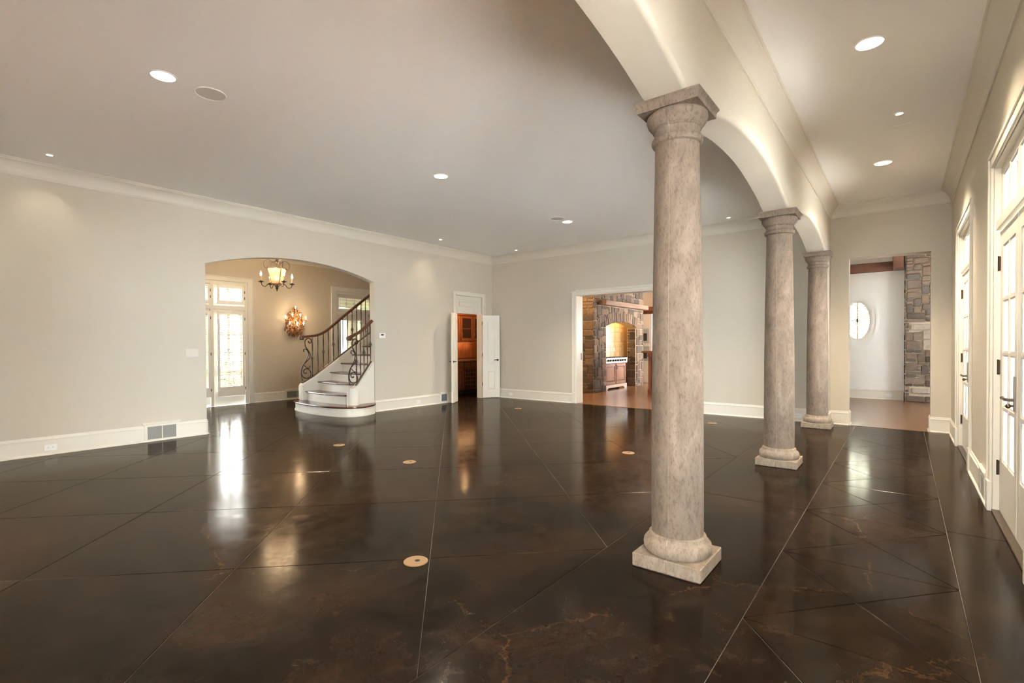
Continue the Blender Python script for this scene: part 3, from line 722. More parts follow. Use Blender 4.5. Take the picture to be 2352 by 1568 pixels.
def leaf(hx, hy, ang, mirror):
    e = bpy.data.objects.new('leaf', None); C.objects.link(e); e.parent = d; e.location = Vector((hx, hy, 0)) - WL[d.name]; e.rotation_euler = (0, 0, ang); WL[e.name] = Vector((0, 0, 0))
    W = .43; T = .036; P = [(.12, .31, .85, 1.92), (.12, .31, .21, .675)]
    mb = MB().box(0, W, -T*.28, T*.28, .01, 2.05)
    for x0, x1, z0, z1 in ((0, .115, .01, 2.05), (.315, W, .01, 2.05), (.115, .315, 1.925, 2.05), (.115, .315, .68, .845), (.115, .315, .01, .205)): mb.box(x0, x1, -T/2, T/2, z0, z1)
    mb.build('slab', trim_m, e, local=True)
    for x0, x1, z0, z1 in P:
        MB().box(x0 + .022, x1 - .022, -T*.42, T*.42, z0 + .022, z1 - .022).build('field_panel', trim_m, e, bevel=.008, local=True)
        mb = MB()
        for a in (1, -1):
            mb.box(x0 - .006, x0 + .012, a*T*.25, a*T*.56, z0, z1).box(x1 - .012, x1 + .006, a*T*.25, a*T*.56, z0, z1).box(x0, x1, a*T*.25, a*T*.56, z0 - .006, z0 + .012).box(x0, x1, a*T*.25, a*T*.56, z1 - .012, z1 + .006)
        mb.build('panel_moulding', trim_m, e, bevel=.003, local=True)
    mb = MB()
    for a in (1, -1):
        mb.lathe([(.001, 0), (.026, 0), (.026, .008), (.001, .010)], 0, 0, 16)
    # rosette + lever on both faces
    mb = MB()
    for a in (1, -1):
        yy = a*T/2
        mb.tube([(W - .055, yy, .945), (W - .055, yy + a*.010, .945)], .026, 14)
        mb.tube([(W - .055, yy + a*.008, .945), (W - .055, yy + a*.045, .945)], .010, 10)
        mb.tube([(W - .055, yy + a*.045, .945), (W - .10, yy + a*.050, .948), (W - .155, yy + a*.047, .940)], [.011, .009, .007], 8)
    mb.build('lever_handle', bronze_m, e, smooth=40, local=True)
    for z in (.35, 1.07, 1.85):
        MB().tube([(-.006, -T*.5*mirror, z - .045), (-.006, -T*.5*mirror, z + .045)], .007, 8).box(-.012, .03, -T*.5*mirror - .002, -T*.5*mirror + .002, z - .045, z + .045).build('hinge', bronze_m, e, local=True)
    return e
leaf(8.315, 8.20, math.atan2(-.21, -.365), 1)
leaf(9.215, 8.195, math.atan2(-.265, .345), -1)

# ---- glazed hall doors
def panes(parent, mbf, x0, x1, z0, z1, nx, nz, y, depth, mw=.022):
    """fills x0..x1, z0..z1 with nx*nz glass panes (children) and adds muntins to mbf"""
    dx = (x1 - x0)/nx; dz = (z1 - z0)/nz
    for i in range(1, nx): mbf.box(x0 + dx*i - mw/2, x0 + dx*i + mw/2, y - depth/2, y + depth/2, z0, z1)
    for k in range(1, nz): mbf.box(x0, x1, y - depth/2*.94, y + depth/2*.94, z0 + dz*k - mw/2, z0 + dz*k + mw/2)
    for i in range(nx):
        for k in range(nz):
            a0 = x0 + dx*i + (mw/2 if i else 0); a1 = x0 + dx*(i+1) - (mw/2 if i < nx-1 else 0); b0 = z0 + dz*k + (mw/2 if k else 0); b1 = z0 + dz*(k+1) - (mw/2 if k < nz-1 else 0)
            MB().box(a0, a1, y - .003, y + .003, b0, b1).build('pane', glass_m, parent, local=True)
            for (u0, u1, v0, v1) in ((a0, a0 + .012, b0, b1), (a1 - .012, a1, b0, b1), (a0, a1, b0, b0 + .012), (a0, a1, b1 - .012, b1)):
                mbf.box(u0, u1, y - depth*.30, y + depth*.30, v0, v1)
def sub_empty(name, parent, loc=(0, 0, 0)):
    e = bpy.data.objects.new(name, None); C.objects.link(e); e.parent = parent; e.location = loc; WL[e.name] = Vector((0, 0, 0)); return e
def french_door(n, cx):
    d = thing('door_%d' % n, (cx, YR, 0), kind='structure')
    LY = -.040 - .022          # centre of the leaf, behind the wall face (local y)
    for s in (1, -1):
        e = sub_empty('leaf', d); T = .044; W = .735
        x_h = s*(DW - .012); x_m = s*.004; a0, a1 = sorted((x_h, x_m))
        st = .098; mb = MB()
        mb.box(a0, a0 + st, LY - T/2, LY + T/2, .02, 2.175).box(a1 - st, a1, LY - T/2, LY + T/2, .02, 2.175).box(a0 + st, a1 - st, LY - T/2, LY + T/2, 2.055, 2.175).box(a0 + st, a1 - st, LY - T/2, LY + T/2, .02, .415)
        panes(e, mb, a0 + st, a1 - st, .415, 2.055, 2, 4, LY, T)
        mb.build('leaf_frame', trim_m, e, local=True)
        for z in (.35, 1.13, 1.93):
            MB().box(x_h - .006*s, x_h + .018*s, LY + T/2 - .004, LY + T/2 + .012, z - .055, z + .055).tube([(x_h + .006*s, LY + T/2 + .012, z - .058), (x_h + .006*s, LY + T/2 + .012, z + .058)], .007, 8).build('hinge', bronze_m, e, local=True, bevel=.001)
        if s > 0:
            hx = x_m + s*.05; y = LY + T/2
            MB().box(hx - .024, hx + .024, y, y + .010, .855, 1.095).build('handle_plate', pewter_m, e, local=True, bevel=.006, seg=2)
            mb = MB().tube([(hx, y, .935), (hx, y + .045, .935)], .011, 10)
            mb.tube(smoothpath([(hx, y + .05, .935), (hx + .05, y + .055, .939), (hx + .10, y + .05, .932), (hx + .125, y + .052, .938)], 4), [.010]*4 + [.008]*6 + [.010, .011, .012], 8)
            mb.build('lever', pewter_m, e, local=True, smooth=50)
            MB().tube([(hx, y + .008, .895), (hx, y + .028, .895)], .008, 8).ball((hx, y + .036, .893), .016, 10, 6).build('thumb_turn', pewter_m, e, local=True, smooth=60)
    # fixed frame, header, transom light
    mb = MB()
    for s in (1, -1): mb.box(s*(DW - .010), s*(DW + .022), -.15, -.002, 0, 2.69)
    mb.box(-DW - .02, DW + .02, -.15, -.002, 2.665, 2.692).box(-DW, DW, -.14, -.012, 2.185, 2.255).build('frame', trim_m, d, bevel=.003, local=True)
    e = sub_empty('transom_window', d); mb = MB()
    mb.box(-DW, DW, LY - .022, LY + .022, 2.255, 2.31).box(-DW, DW, LY - .022, LY + .022, 2.60, 2.665).box(-DW, -DW + .08, LY - .022, LY + .022, 2.31, 2.60).box(DW - .08, DW, LY - .022, LY + .022, 2.31, 2.60).box(-.03, .03, LY - .022, LY + .022, 2.31, 2.60)
    panes(e, mb, -DW + .08, -.03, 2.31, 2.60, 2, 1, LY, .044); panes(e, mb, .03, DW - .08, 2.31, 2.60, 2, 1, LY, .044)
    mb.build('transom_frame', trim_m, e, local=True)
    MB().box(-DW, DW, -.15, .004, 0.0, .018).build('threshold', mat('threshold_bronze', srgb(88, 70, 54), .35, metal=.4), d, bevel=.003, local=True)
    # casing on the room face
    mb = MB(); w = .105
    for s in (1, -1):
        mb.box(s*(DW - .005), s*(DW + w), -.001, .016, 0, 2.68 + w); mb.box(s*(DW + w*.72), s*(DW + w), .014, .026, 0, 2.68 + w); mb.box(s*(DW - .008), s*(DW + w + .004), -.001, .030, 0, .235)
    mb.box(-DW, DW, -.001, .016, 2.675, 2.68 + w).box(-DW - w, DW + w, .014, .026, 2.68 + w*.72, 2.68 + w).box(-DW, DW, .014, .022, 2.675, 2.70)
    mb.build('casing', trim_m, d, bevel=.004, local=True)
    return d
for n, c in zip((2, 3, 4), DOORC): french_door(n, c)
# ================================================================== FOYER
# ---- staircase
RIS = .187; T0 = 5.40; TR = .285; SY0, SY1 = 8.38, 9.80
st = thing('staircase', (5.4, 9.0, 0), 'white staircase with dark wood treads and scrolled iron balustrade inside the arch', 'staircase')
# bottom step: wide oval step that rounds both curb ends
oval_pts = smoothpath([(6.02, 8.26, 0), (5.90, 8.07, 0), (5.72, 7.965, 0), (5.52, 7.925, 0), (5.33, 7.99, 0), (5.21, 8.20, 0), (5.14, 8.60, 0), (5.12, 9.05, 0), (5.165, 9.50, 0), (5.27, 9.86, 0), (5.40, 10.02, 0), (5.60, 10.06, 0)], 5)
ov = [(p.x, p.y) for p in oval_pts]
def offs(poly, d, cx=5.75, cy=9.0):
    out = []
    for i, p in enumerate(poly):
        a = Vector(poly[max(i-1, 0)]); b = Vector(poly[min(i+1, len(poly)-1)]); t = (b - a).normalized(); n = Vector((-t.y, t.x))
        if n.dot(Vector((cx, cy)) - Vector(p)) > 0: n = -n
        out.append((p[0] + n.x*d, p[1] + n.y*d))
    return out
close = [(5.75, 10.06), (6.02, 9.9), (6.02, 8.38)]
mb = MB(); mb.prism(ov + close, 'xy', 0, RIS - .032); mb.build('riser', trim_m, st, smooth=40)
mb = MB(); mb.prism(offs(ov, .016) + close, 'xy', 0, .022); mb.build('base_moulding', trim_m, st, smooth=40)
mb = MB(); o1 = offs(ov, .030); o2 = offs(ov, .038)
mb.loft([[(x, y, RIS - .032) for x, y in offs(ov, .026) + close], [(x, y, RIS - .016) for x, y in o2 + close], [(x, y, RIS) for x, y in o1 + close]]); mb.build('tread', tread_m, st, smooth=50)
def nose(x, bow=.06, n=8, y0=SY0, y1=SY1): return [(x + bow*(2*k/n - 1)**2*.9 - bow*.2, y0 + (y1 - y0)*k/n) for k in range(n + 1)]
NST = 10
for i in range(2, NST + 1):
    x = T0 + (i - 2)*TR; z = i*RIS
    bow = .07 if i < 5 else .04
    a = nose(x + .03, bow); back = [(x + TR + .12, SY1), (x + TR + .12, SY0)]
    MB().prism(a + back, 'xy', (i-1)*RIS - .004, z - .03).build('riser', trim_m, st, smooth=40)
    b = nose(x, bow); c = nose(x - .008, bow)
    MB().loft([[(p[0] + .006, p[1], z - .030) for p in b + back], [(p[0], p[1], z - .015) for p in c + back], [(p[0], p[1], z) for p in b + back]]).build('tread', tread_m, st, smooth=50)
# curbs (closed stringers)
def sl(x, x0, z0, k): return z0 + (x - x0)*k
FK = .655; fc = [(5.38, RIS), (5.38, .50), (5.42, .535), (5.50, .575), (5.66, .66), (8.05, .66 + 2.39*FK), (8.05, 0.0), (5.9, 0.0), (5.9, RIS)]
MB().prism(fc, 'xz', 9.79, 9.95).build('far_curb', trim_m, st, bevel=.018, seg=3, smooth=35)
MB().prism([(5.42, .545), (5.66, .672), (8.05, .672 + 2.39*FK), (8.05, .655 + 2.39*FK), (5.66, .655), (5.42, .53)], 'xz', 9.835, 9.905).build('shoe_rail', iron_m, st)
nc = [(5.53, RIS - .01), (5.53, .49), (5.60, .515), (5.66, .56), (6.0, 1.00), (6.03, 1.005), (6.03, 0), (5.95, 0), (5.95, RIS - .01)]
MB().prism(nc, 'xz', 8.222, 8.368).build('near_curb', trim_m, st, bevel=.012, seg=2, smooth=35)
mb = MB(); n = 20   # rounded end of the near curb
cxn, cyn, rn = 5.535, 8.225, .115
mb.loft([[(cxn + rn*math.cos(2*math.pi*j/n), cyn + rn*math.sin(2*math.pi*j/n), RIS - .002) for j in range(n)],
         [(cxn + rn*math.cos(2*math.pi*j/n), cyn + rn*math.sin(2*math.pi*j/n), .492 - .05*math.cos(2*math.pi*j/n + .4)) for j in range(n)]]).build('curb_end', trim_m, st, smooth=40)
MB().prism([(5.64, .560), (6.0, 1.012), (6.0, .996), (5.64, .545)], 'xz', 8.27, 8.32).build('shoe_rail', iron_m, st)
# handrails
def rail(pts, label):
    P = smoothpath(pts, 6)
    mb = MB(); rings = []
    prof = [(-.030, -.022), (-.034, -.004), (-.028, .018), (-.012, .028), (.012, .028), (.028, .018), (.034, -.004), (.030, -.022)]
    for i, p in enumerate(P):
        t = (P[min(i+1, len(P)-1)] - P[max(i-1, 0)]).normalized(); s = Vector((0, 0, 1)).cross(t).normalized(); u = t.cross(s)
        rings.append([tuple(p + s*a + u*b) for a, b in prof])
    mb.loft(rings); return mb.build('handrail', walnut_m, st, smooth=40)
rail([(5.44, 9.87, 1.50), (5.60, 9.87, 1.515), (5.78, 9.87, 1.545), (5.95, 9.87, 1.62), (6.15, 9.87, 1.765), (6.40, 9.87, 1.962), (6.80, 9.87, 2.265), (7.15, 9.87, 2.525), (8.04, 9.87, 3.12)], 'far')
rail([(5.50, 8.27, 1.475), (5.60, 8.285, 1.515), (5.74, 8.295, 1.58), (5.90, 8.295, 1.70), (6.028, 8.295, 1.81)], 'near')
for c in ((5.42, 9.87, 1.485), (5.485, 8.265, 1.455)):
    MB().tube([(c[0], c[1], c[2] - .045), (c[0], c[1], c[2] - .02), (c[0], c[1], c[2] + .02), (c[0], c[1], c[2] + .036)], [.040, .052, .052, .038], 14).build('rail_volute', walnut_m, st, smooth=50)
# balusters: twisted bars, every other one with a basket
def twisted(mb, x, y, z0, z1, r=.0085, twist=34.0):
    n = max(6, int((z1 - z0) / .045)); rings = []
    for i in range(n + 1):
        z = z0 + (z1 - z0)*i/n; a = twist*(z - z0)/.9 if .08 < (i/n) < .92 else 0
        rings.append([(x + r*1.35*math.cos(a + math.pi/2*j), y + r*1.35*math.sin(a + math.pi/2*j), z) for j in range(4)])
    mb.loft(rings)
def basket(mb, x, y, zc, h=.10, r=.032):
    for k in range(4):
        pts = []
        for i in range(9):
            u = i/8; a = k*math.pi/2 + u*math.pi*1.1; q = r*math.sin(math.pi*u)
            pts.append((x + q*math.cos(a), y + q*math.sin(a), zc - h/2 + h*u))
        mb.tube(pts, .0042, 4)
    for z in (zc - h/2, zc + h/2): mb.ball((x, y, z), .011, 6, 4)
def baluster(x, y, z0, z1, bask):
    mb = MB(); twisted(mb, x, y, z0, z1)
    b = mb.build('baluster', iron_m, st)
    if bask:
        m2 = MB(); basket(m2, x, y, z0 + (z1 - z0)*.47); m2.build('basket', iron_m, b)
far_top = lambda x: 1.49 + max(0, x - 5.6)*.02 if x < 5.75 else (1.525 + (x - 5.78)*.45 if x < 5.98 else 1.615 + (x - 5.98)*.757)
bx = [5.655, 5.785, 5.915, 6.035, 6.155, 6.275, 6.395, 6.515, 6.635, 6.755, 6.875, 6.995, 7.115, 7.235, 7.40, 7.56, 7.72, 7.88]
for i, x in enumerate(bx): baluster(x, 9.87, .66 + (x - 5.66)*FK, min(far_top(x), 3.05), i % 2 == 0)
for i, (x, z0, z1) in enumerate(((5.665, .56, 1.525), (5.755, .68, 1.575), (5.835, .78, 1.635), (5.915, .88, 1.695), (5.985, .97, 1.755))): baluster(x, 8.295, z0, z1, i % 2 == 0)
# scrolled newels: three forged curves each
def zpt(X, Y): return ((X - 202)*.00184, 1.516 - (Y - 567)*.00179)
curA = [(255, 632), (262, 648), (281, 640), (286, 612), (262, 592), (228, 598), (208, 632), (216, 688), (248, 735), (268, 780), (257, 830), (215, 872), (184, 905), (163, 952), (158, 1002), (164, 1045), (176, 1088)]
curB = [(196, 742), (192, 725), (208, 716), (232, 728), (249, 762), (244, 802), (220, 850), (196, 885)]
curC = [(222, 996), (212, 1004), (196, 996), (190, 972), (212, 950), (248, 955), (277, 995), (272, 1040), (232, 1060), (188, 1048), (166, 1005), (172, 950), (190, 905)]
curD = [(262, 918), (270, 930), (256, 942), (236, 940), (214, 925), (198, 905)]
def newel(ox, oy, dirx, diry, dz=0.0, sx=1.0):
    mb = MB()
    for c, r in ((curA, .0125), (curB, .010), (curC, .0115), (curD, .009)):
        pts = []
        for X, Y in c:
            u, z = zpt(X, Y); pts.append((ox + u*dirx*sx, oy + u*diry*sx, z + dz))
        P = smoothpath(pts, 4); k = len(P)
        mb.tube(P, [r*(.75 + .25*math.sin(math.pi*i/(k-1))) for i in range(k)], 6)
        mb.ball(pts[0], r*1.5, 8, 5)
    mb.build('newel_scroll', iron_m, st, smooth=50)
newel(5.48, 9.87, 1, 0)
newel(5.53, 8.25, .62, -.36, -.03)

# ---- chandelier
CHX, CHY = 4.972, 9.988
ch = thing('chandelier', (CHX, CHY, 2.43), 'iron lantern chandelier with four candle arms hanging in the foyer', 'chandelier')
MB().lathe([(.008, 2.84), (.009, 3.40), (.009, 3.47), (.03, 3.475), (.062, 3.50), (.066, 3.529)], CHX, CHY, 14).build('stem', iron_m, ch, smooth=40)
MB().lathe([(.002, 2.425), (.012, 2.44), (.008, 2.455), (.024, 2.475), (.028, 2.495), (.012, 2.52), (.010, 2.57)], CHX, CHY, 12).build('finial', iron_m, ch, smooth=40)
MB().lathe([(.012, 3.0), (.024, 3.02), (.016, 3.06), (.02, 3.10), (.008, 3.12)], CHX, CHY, 12).build('knuckle', iron_m, ch, smooth=40)
vf = Vector((.445, .895, 0)); vr = Vector((.895, -.445, 0))
A0 = math.atan2(vr.y, vr.x) + R(24)
for k in range(4):
    a = A0 + k*math.pi/2; dv = Vector((math.cos(a), math.sin(a), 0)); c0 = Vector((CHX, CHY, 0))
    P = smoothpath([c0 + dv*.012 + Vector((0, 0, 2.50)), c0 + dv*.05 + Vector((0, 0, 2.545)), c0 + dv*.11 + Vector((0, 0, 2.585)), c0 + dv*.17 + Vector((0, 0, 2.565)), c0 + dv*.225 + Vector((0, 0, 2.508)), c0 + dv*.285 + Vector((0, 0, 2.52)), c0 + dv*.312 + Vector((0, 0, 2.585))], 5)
    arm = MB().tube(P, .007, 6).build('arm', iron_m, ch, smooth=50)
    q = c0 + dv*.312
    MB().lathe([(.008, 2.572), (.052, 2.594), (.054, 2.600), (.012, 2.600), (.014, 2.618), (.012, 2.62)], q.x, q.y, 14).build('drip_pan', iron_m, arm, smooth=35)
    MB().lathe([(.0125, 2.612), (.0125, 2.705), (.006, 2.708)], q.x, q.y, 10).build('candle', candle_m, arm)
    MB().lathe([(.006, 2.705), (.016, 2.722), (.019, 2.742), (.013, 2.770), (.004, 2.800), (.001, 2.806)], q.x, q.y, 10).build('bulb', bulb_m, arm, smooth=60)
    # crown scroll over the lantern
    S = smoothpath([c0 + dv*.012 + Vector((0, 0, 3.06)), c0 + dv*.05 + Vector((0, 0, 2.985)), c0 + dv*.09 + Vector((0, 0, 3.0)), c0 + dv*.16 + Vector((0, 0, 3.05)), c0 + dv*.235 + Vector((0, 0, 3.02)), c0 + dv*.262 + Vector((0, 0, 2.945)), c0 + dv*.225 + Vector((0, 0, 2.88)), c0 + dv*.185 + Vector((0, 0, 2.895)), c0 + dv*.19 + Vector((0, 0, 2.915))], 5)
    MB().tube(S, .006, 6).build('crown_scroll', iron_m, ch, smooth=50)
# lantern: four tapered seeded-glass panels with ribs
Tp, Bp = [], []
for k in range(4):
    a = A0 + k*math.pi/2
    Tp.append(Vector((CHX + .19*math.cos(a), CHY + .19*math.sin(a), 2.87))); Bp.append(Vector((CHX + .105*math.cos(a), CHY + .105*math.sin(a), 2.575)))
for k in range(4):
    MB().tube([Tp[k], Bp[k]], .007, 6).build('lantern_rib', mat('lantern_copper', srgb(150, 100, 66), .4, metal=.6), ch)
    j = (k + 1) % 4
    gl = MB(); inn = (Tp[k] + Tp[j])/2 - Vector((CHX, CHY, 2.87)); inn = inn.normalized()*.004
    top = [Tp[k].lerp(Tp[j], u) + Vector((0, 0, .018*math.sin(u*math.pi) + .006*math.sin(u*math.pi*4))) for u in [i/8 for i in range(9)]]
    face = top + [Bp[j], Bp[k]]
    gl.loft([[tuple(p) for p in face], [tuple(p + inn) for p in face]]).build('lantern_glass', seeded_m, ch)
    MB().tube(top, .005, 5).tube([Bp[k], Bp[j]], .006, 5).build('lantern_band', MATS['lantern_copper'], ch)
for k in range(3):
    a = k*2*math.pi/3; x, y = CHX + .03*math.cos(a), CHY + .03*math.sin(a)
    MB().lathe([(.010, 2.58), (.010, 2.645), (.005, 2.647)], x, y, 8).build('inner_candle', candle_m, ch)
    MB().lathe([(.006, 2.645), (.016, 2.665), (.017, 2.685), (.010, 2.715), (.001, 2.74)], x, y, 8).build('inner_bulb', mat('soft_bulb_glow', (1, .9, .7, 1), .4, emit=(1.0, .76, .46, 4.0)), ch, smooth=60)
light('chandelier_light', 'POINT', (CHX, CHY, 2.98), 20, (1, .74, .46), ch, shadow_soft_size=.28)

# ---- wall sconce
SCX, SCY = 6.285, YFO - .012
sc = thing('wall_sconce', (SCX, YFO, 1.52), 'ornate gilded wall sconce with eight lit candle bulbs on the foyer wall', 'wall sconce')
def spiral(cx, cz, r0, turns, a0, s, y0, dy, n=22):
    return [(cx + s*(r0*(1 - .82*i/n))*math.cos(a0 + turns*2*math.pi*i/n), y0 - dy*math.sin(math.pi*i/n), cz + (r0*(1 - .82*i/n))*math.sin(a0 + turns*2*math.pi*i/n)) for i in range(n + 1)]
MB().tube(smoothpath([(SCX, SCY - .02, 1.53), (SCX + .015, SCY - .04, 1.70), (SCX - .01, SCY - .05, 1.9), (SCX + .01, SCY - .04, 2.1), (SCX, SCY - .02, 2.27)], 6), .016, 8).build('spine', gilt_m, sc, smooth=50)
r2 = random.Random(3)
specs = []
for (dx, z, r) in ((.07, 1.58, .055), (.12, 1.645, .065), (.175, 1.70, .055), (.05, 1.68, .05), (.10, 1.76, .055), (.19, 1.80, .045), (.06, 1.86, .05), (.15, 1.88, .05), (.20, 1.94, .04), (.07, 1.97, .05), (.13, 2.0, .045), (.18, 2.06, .04), (.06, 2.08, .045), (.12, 2.11, .04), (.05, 2.17, .035), (.03, 2.23, .03), (.03, 1.62, .045), (.15, 1.60, .04), (.20, 1.74, .04), (.03, 1.78, .04), (.14, 1.95, .045), (.04, 2.03, .04), (.20, 1.88, .035), (.10, 1.68, .04)):
    for s in (1, -1): specs.append((dx, z, r, s))
for dx, z, r, s in specs:
    P = spiral(SCX + s*dx, z, r, 1.35, r2.uniform(0, 6.28), s, SCY - r2.uniform(.01, .05), .05)
    mb = MB().tube(P, [.0105*(1 - .5*i/len(P)) for i in range(len(P))], 5)
    # a leaf on the scroll
    e = Vector(P[0]); mb.ball((e.x, e.y, e.z), .020, 6, 4, 1.3)
    mb.build('scroll', gilt_m, sc, smooth=50)
for dx, z, out in ((0, 2.19, .10), (-.10, 2.015, .13), (.10, 2.015, .13), (-.255, 1.955, .11), (.255, 1.955, .11), (-.175, 1.815, .15), (0, 1.795, .17), (.175, 1.815, .15)):
    x, y = SCX + dx, SCY - out
    arm = MB().tube(smoothpath([(SCX + dx*.35, SCY - .03, z - .03), (SCX + dx*.7, SCY - out*.6, z - .075), (x, y, z - .045), (x, y, z - .01)], 5), .0075, 6).build('arm', gilt_m, sc, smooth=50)
    MB().lathe([(.006, z - .02), (.026, z - .004), (.028, z), (.009, z)], x, y, 10).build('candle_cup', gilt_m, arm, smooth=40)
    MB().lathe([(.009, z - .002), (.009, z + .038), (.005, z + .04)], x, y, 8).build('candle', mat('ivory_candle', srgb(240, 222, 186), .5), arm)
    MB().lathe([(.005, z + .038), (.014, z + .052), (.015, z + .066), (.009, z + .086), (.001, z + .10)], x, y, 8).build('bulb', bulb_m, arm, smooth=60)
light('sconce_light', 'POINT', (SCX, SCY - .26, 1.98), 4.5, (1, .74, .46), sc, shadow_soft_size=.12)

# ---- shuttered garden doors of the foyer
def louvers(parent, horiz_x, x0, x1, z0, z1, y, pitch=.040, depth=.034, tilt=24, name='louver'):
    n = int((z1 - z0)/pitch); base = None
    for i in range(n):
        z = z0 + (i + .5)*(z1 - z0)/n
        if base is None:
            mb = MB(); t = R(tilt); c, s = math.cos(t)*depth/2, math.sin(t)*depth/2; th = .0035
            mb.prism([(-c, -s - th), (c, s - th), (c, s + th), (-c, -s + th)], 'yz', x0, x1)
            base = mb.build(name, shutter_m, parent, local=True); base.location = (0, y, z)
        else: dup(base, parent, (0, y, z))
wd = thing('window_1', (0, YFO, 0), 'pair of white glazed garden doors with interior louvred shutters and transoms', kind='structure')
mb = MB()                                        # fixed frame and mullions (local y is behind the wall face)
for x0, x1, z0, z1 in ((3.17, 3.24, 0, 2.76), (5.13, 5.20, 0, 2.76), (3.17, 5.20, 2.68, 2.76), (3.17, 5.20, 2.13, 2.215), (4.41, 4.48, 0, 2.76), (3.85, 3.93, 0, 2.76)): mb.box(x0, x1, -.005, .12, z0, z1)
mb.build('frame', trim_m, wd, bevel=.004, local=True)
mb = MB()
for a0, a1 in ((3.17, 3.055), (5.20, 5.31)): mb.box(a0, a1, -.022, .0, 0, 2.85); mb.box(a1, a1 + (.012 if a1 > 4 else -.012), -.032, 0, 0, 2.86); mb.box(a0, a1, -.032, 0, 0, .24)
mb.box(3.055, 5.31, -.022, 0, 2.76, 2.85).box(3.045, 5.32, -.034, 0, 2.845, 2.865); mb.build('casing', trim_m, wd, bevel=.004, local=True)
def garden_leaf(x0, x1):
    e = sub_empty('leaf', wd); mb = MB(); yc = .06
    mb.box(x0, x0 + .075, yc - .022, yc + .022, 0, 2.135).box(x1 - .075, x1, yc - .022, yc + .022, 0, 2.135).box(x0, x1, yc - .022, yc + .022, 2.03, 2.135).box(x0, x1, yc - .022, yc + .022, 0, .33)
    panes(e, mb, x0 + .075, x1 - .075, .33, 2.03, 2, 4, yc, .044, .026); mb.build('leaf_frame', trim_m, e, local=True)
def shutter(x0, x1, z0, z1, bot, y=-.005):
    e = sub_empty('shutter', wd); mb = MB(); T = .028; fr = .052
    mb.box(x0, x0 + fr, y - T, y, z0, z1).box(x1 - fr, x1, y - T, y, z0, z1).box(x0, x1, y - T, y, z1 - fr*1.1, z1).box(x0, x1, y - T, y, z0, z0 + bot); mb.build('shutter_frame', shutter_m, e, bevel=.004, local=True)
    louvers(e, True, x0 + fr, x1 - fr, z0 + bot, z1 - fr*1.1, y - T/2)
    xm = (x0 + x1)/2 + .02
    MB().box(xm - .005, xm + .005, y - T - .012, y - T - .004, z0 + bot + .02, z1 - fr*1.1 - .02).build('tilt_rod', shutter_m, e, local=True)
    for z in ((z0 + .16, (z0 + z1)/2, z1 - .16) if z1 - z0 > 1 else ((z0 + z1)/2 - .06, (z0 + z1)/2 + .08)):
        MB().box(x1 - .004, x1 + .010, y - T - .004, y - T + .004, z - .03, z + .03).build('hinge', bronze_m, e, local=True)
for a0, a1 in ((3.235, 3.855), (3.925, 4.415), (4.475, 5.135)):
    garden_leaf(a0, a1)
    mb = MB().box(a0, a0 + .05, .04, .08, 2.21, 2.685).box(a1 - .05, a1, .04, .08, 2.21, 2.685).box(a0, a1, .04, .08, 2.21, 2.27).box(a0, a1, .04, .08, 2.62, 2.685); e = sub_empty('transom', wd)
    panes(e, mb, a0 + .05, a1 - .05, 2.27, 2.62, 2, 1, .06, .04, .026); mb.build('transom_frame', trim_m, e, local=True)
shutter(4.545, 5.115, .205, 2.09, .215); shutter(3.93, 4.405, .205, 2.09, .215); shutter(3.25, 3.84, .205, 2.09, .215)
shutter(4.545, 5.115, 2.245, 2.665, .085); shutter(3.93, 4.405, 2.245, 2.665, .085); shutter(3.25, 3.84, 2.245, 2.665, .085)

# ---- front door with leaded glass
fd = thing('door_5', (0, YFO, 0), 'white front entrance with leaded glass panels and transom behind the stair', kind='structure')
mb = MB()
for x0, x1, z0, z1 in ((7.46, 7.52, 0, 2.76), (9.34, 9.40, 0, 2.76), (7.46, 9.40, 2.69, 2.76), (7.46, 9.40, 2.16, 2.24)): mb.box(x0, x1, .0, .13, z0, z1)
mb.build('frame', trim_m, fd, bevel=.004, local=True)
mb = MB().box(7.32, 7.46, -.022, 0, 0, 2.86).box(9.40, 9.54, -.022, 0, 0, 2.86).box(7.32, 9.54, -.022, 0, 2.76, 2.86).box(7.31, 7.345, -.035, 0, 0, 2.875).box(7.31, 9.55, -.035, 0, 2.845, 2.875); mb.build('casing', trim_m, fd, bevel=.004, local=True)
def leaded(parent, x0, x1, z0, z1, y, nd, vertical):
    MB().box(x0, x1, y - .003, y + .003, z0, z1).build('pane', frost_m, parent, local=True)
    mb = MB(); b = .003
    def ln(xa, za, xb, zb): mb.tube([(xa, y - .005, za), (xb, y - .005, zb)], b, 4)
    i = .09 if not vertical else .06
    for q in (x0 + i*.55, x1 - i*.55): ln(q, z0, q, z1)
    for q in (z0 + i*.6, z1 - i*.6): ln(x0, q, x1, q)
    xc, zc = (x0 + x1)/2, (z0 + z1)/2; dd = .042
    cs = [(x0 + (x1 - x0)*(k + 1)/(nd + 1), zc) for k in range(nd)] if not vertical else [(xc, z0 + (z1 - z0)*(k + 1)/(nd + 1)) for k in range(nd)]
    if not vertical: ln(x0, zc, x1, zc)
    else: ln(xc, z0, xc, z1)
    for cxx, czz in cs:
        if not vertical: ln(cxx, z0, cxx, z1)
        k = dd if not vertical else dd*1.6
        for a, c in ((( -dd, 0), (0, k)), ((0, k), (dd, 0)), ((dd, 0), (0, -k)), ((0, -k), (-dd, 0))): ln(cxx + a[0], czz + a[1], cxx + c[0], czz + c[1])
    mb.build('lead_came', leadline_m, parent, local=True)
tr = sub_empty('transom', fd)
MB().box(7.52, 9.34, .05, .09, 2.24, 2.31).box(7.52, 9.34, .05, .09, 2.60, 2.69).box(7.52, 7.57, .05, .09, 2.31, 2.60).box(9.29, 9.34, .05, .09, 2.31, 2.60).build('transom_frame', trim_m, tr, local=True)
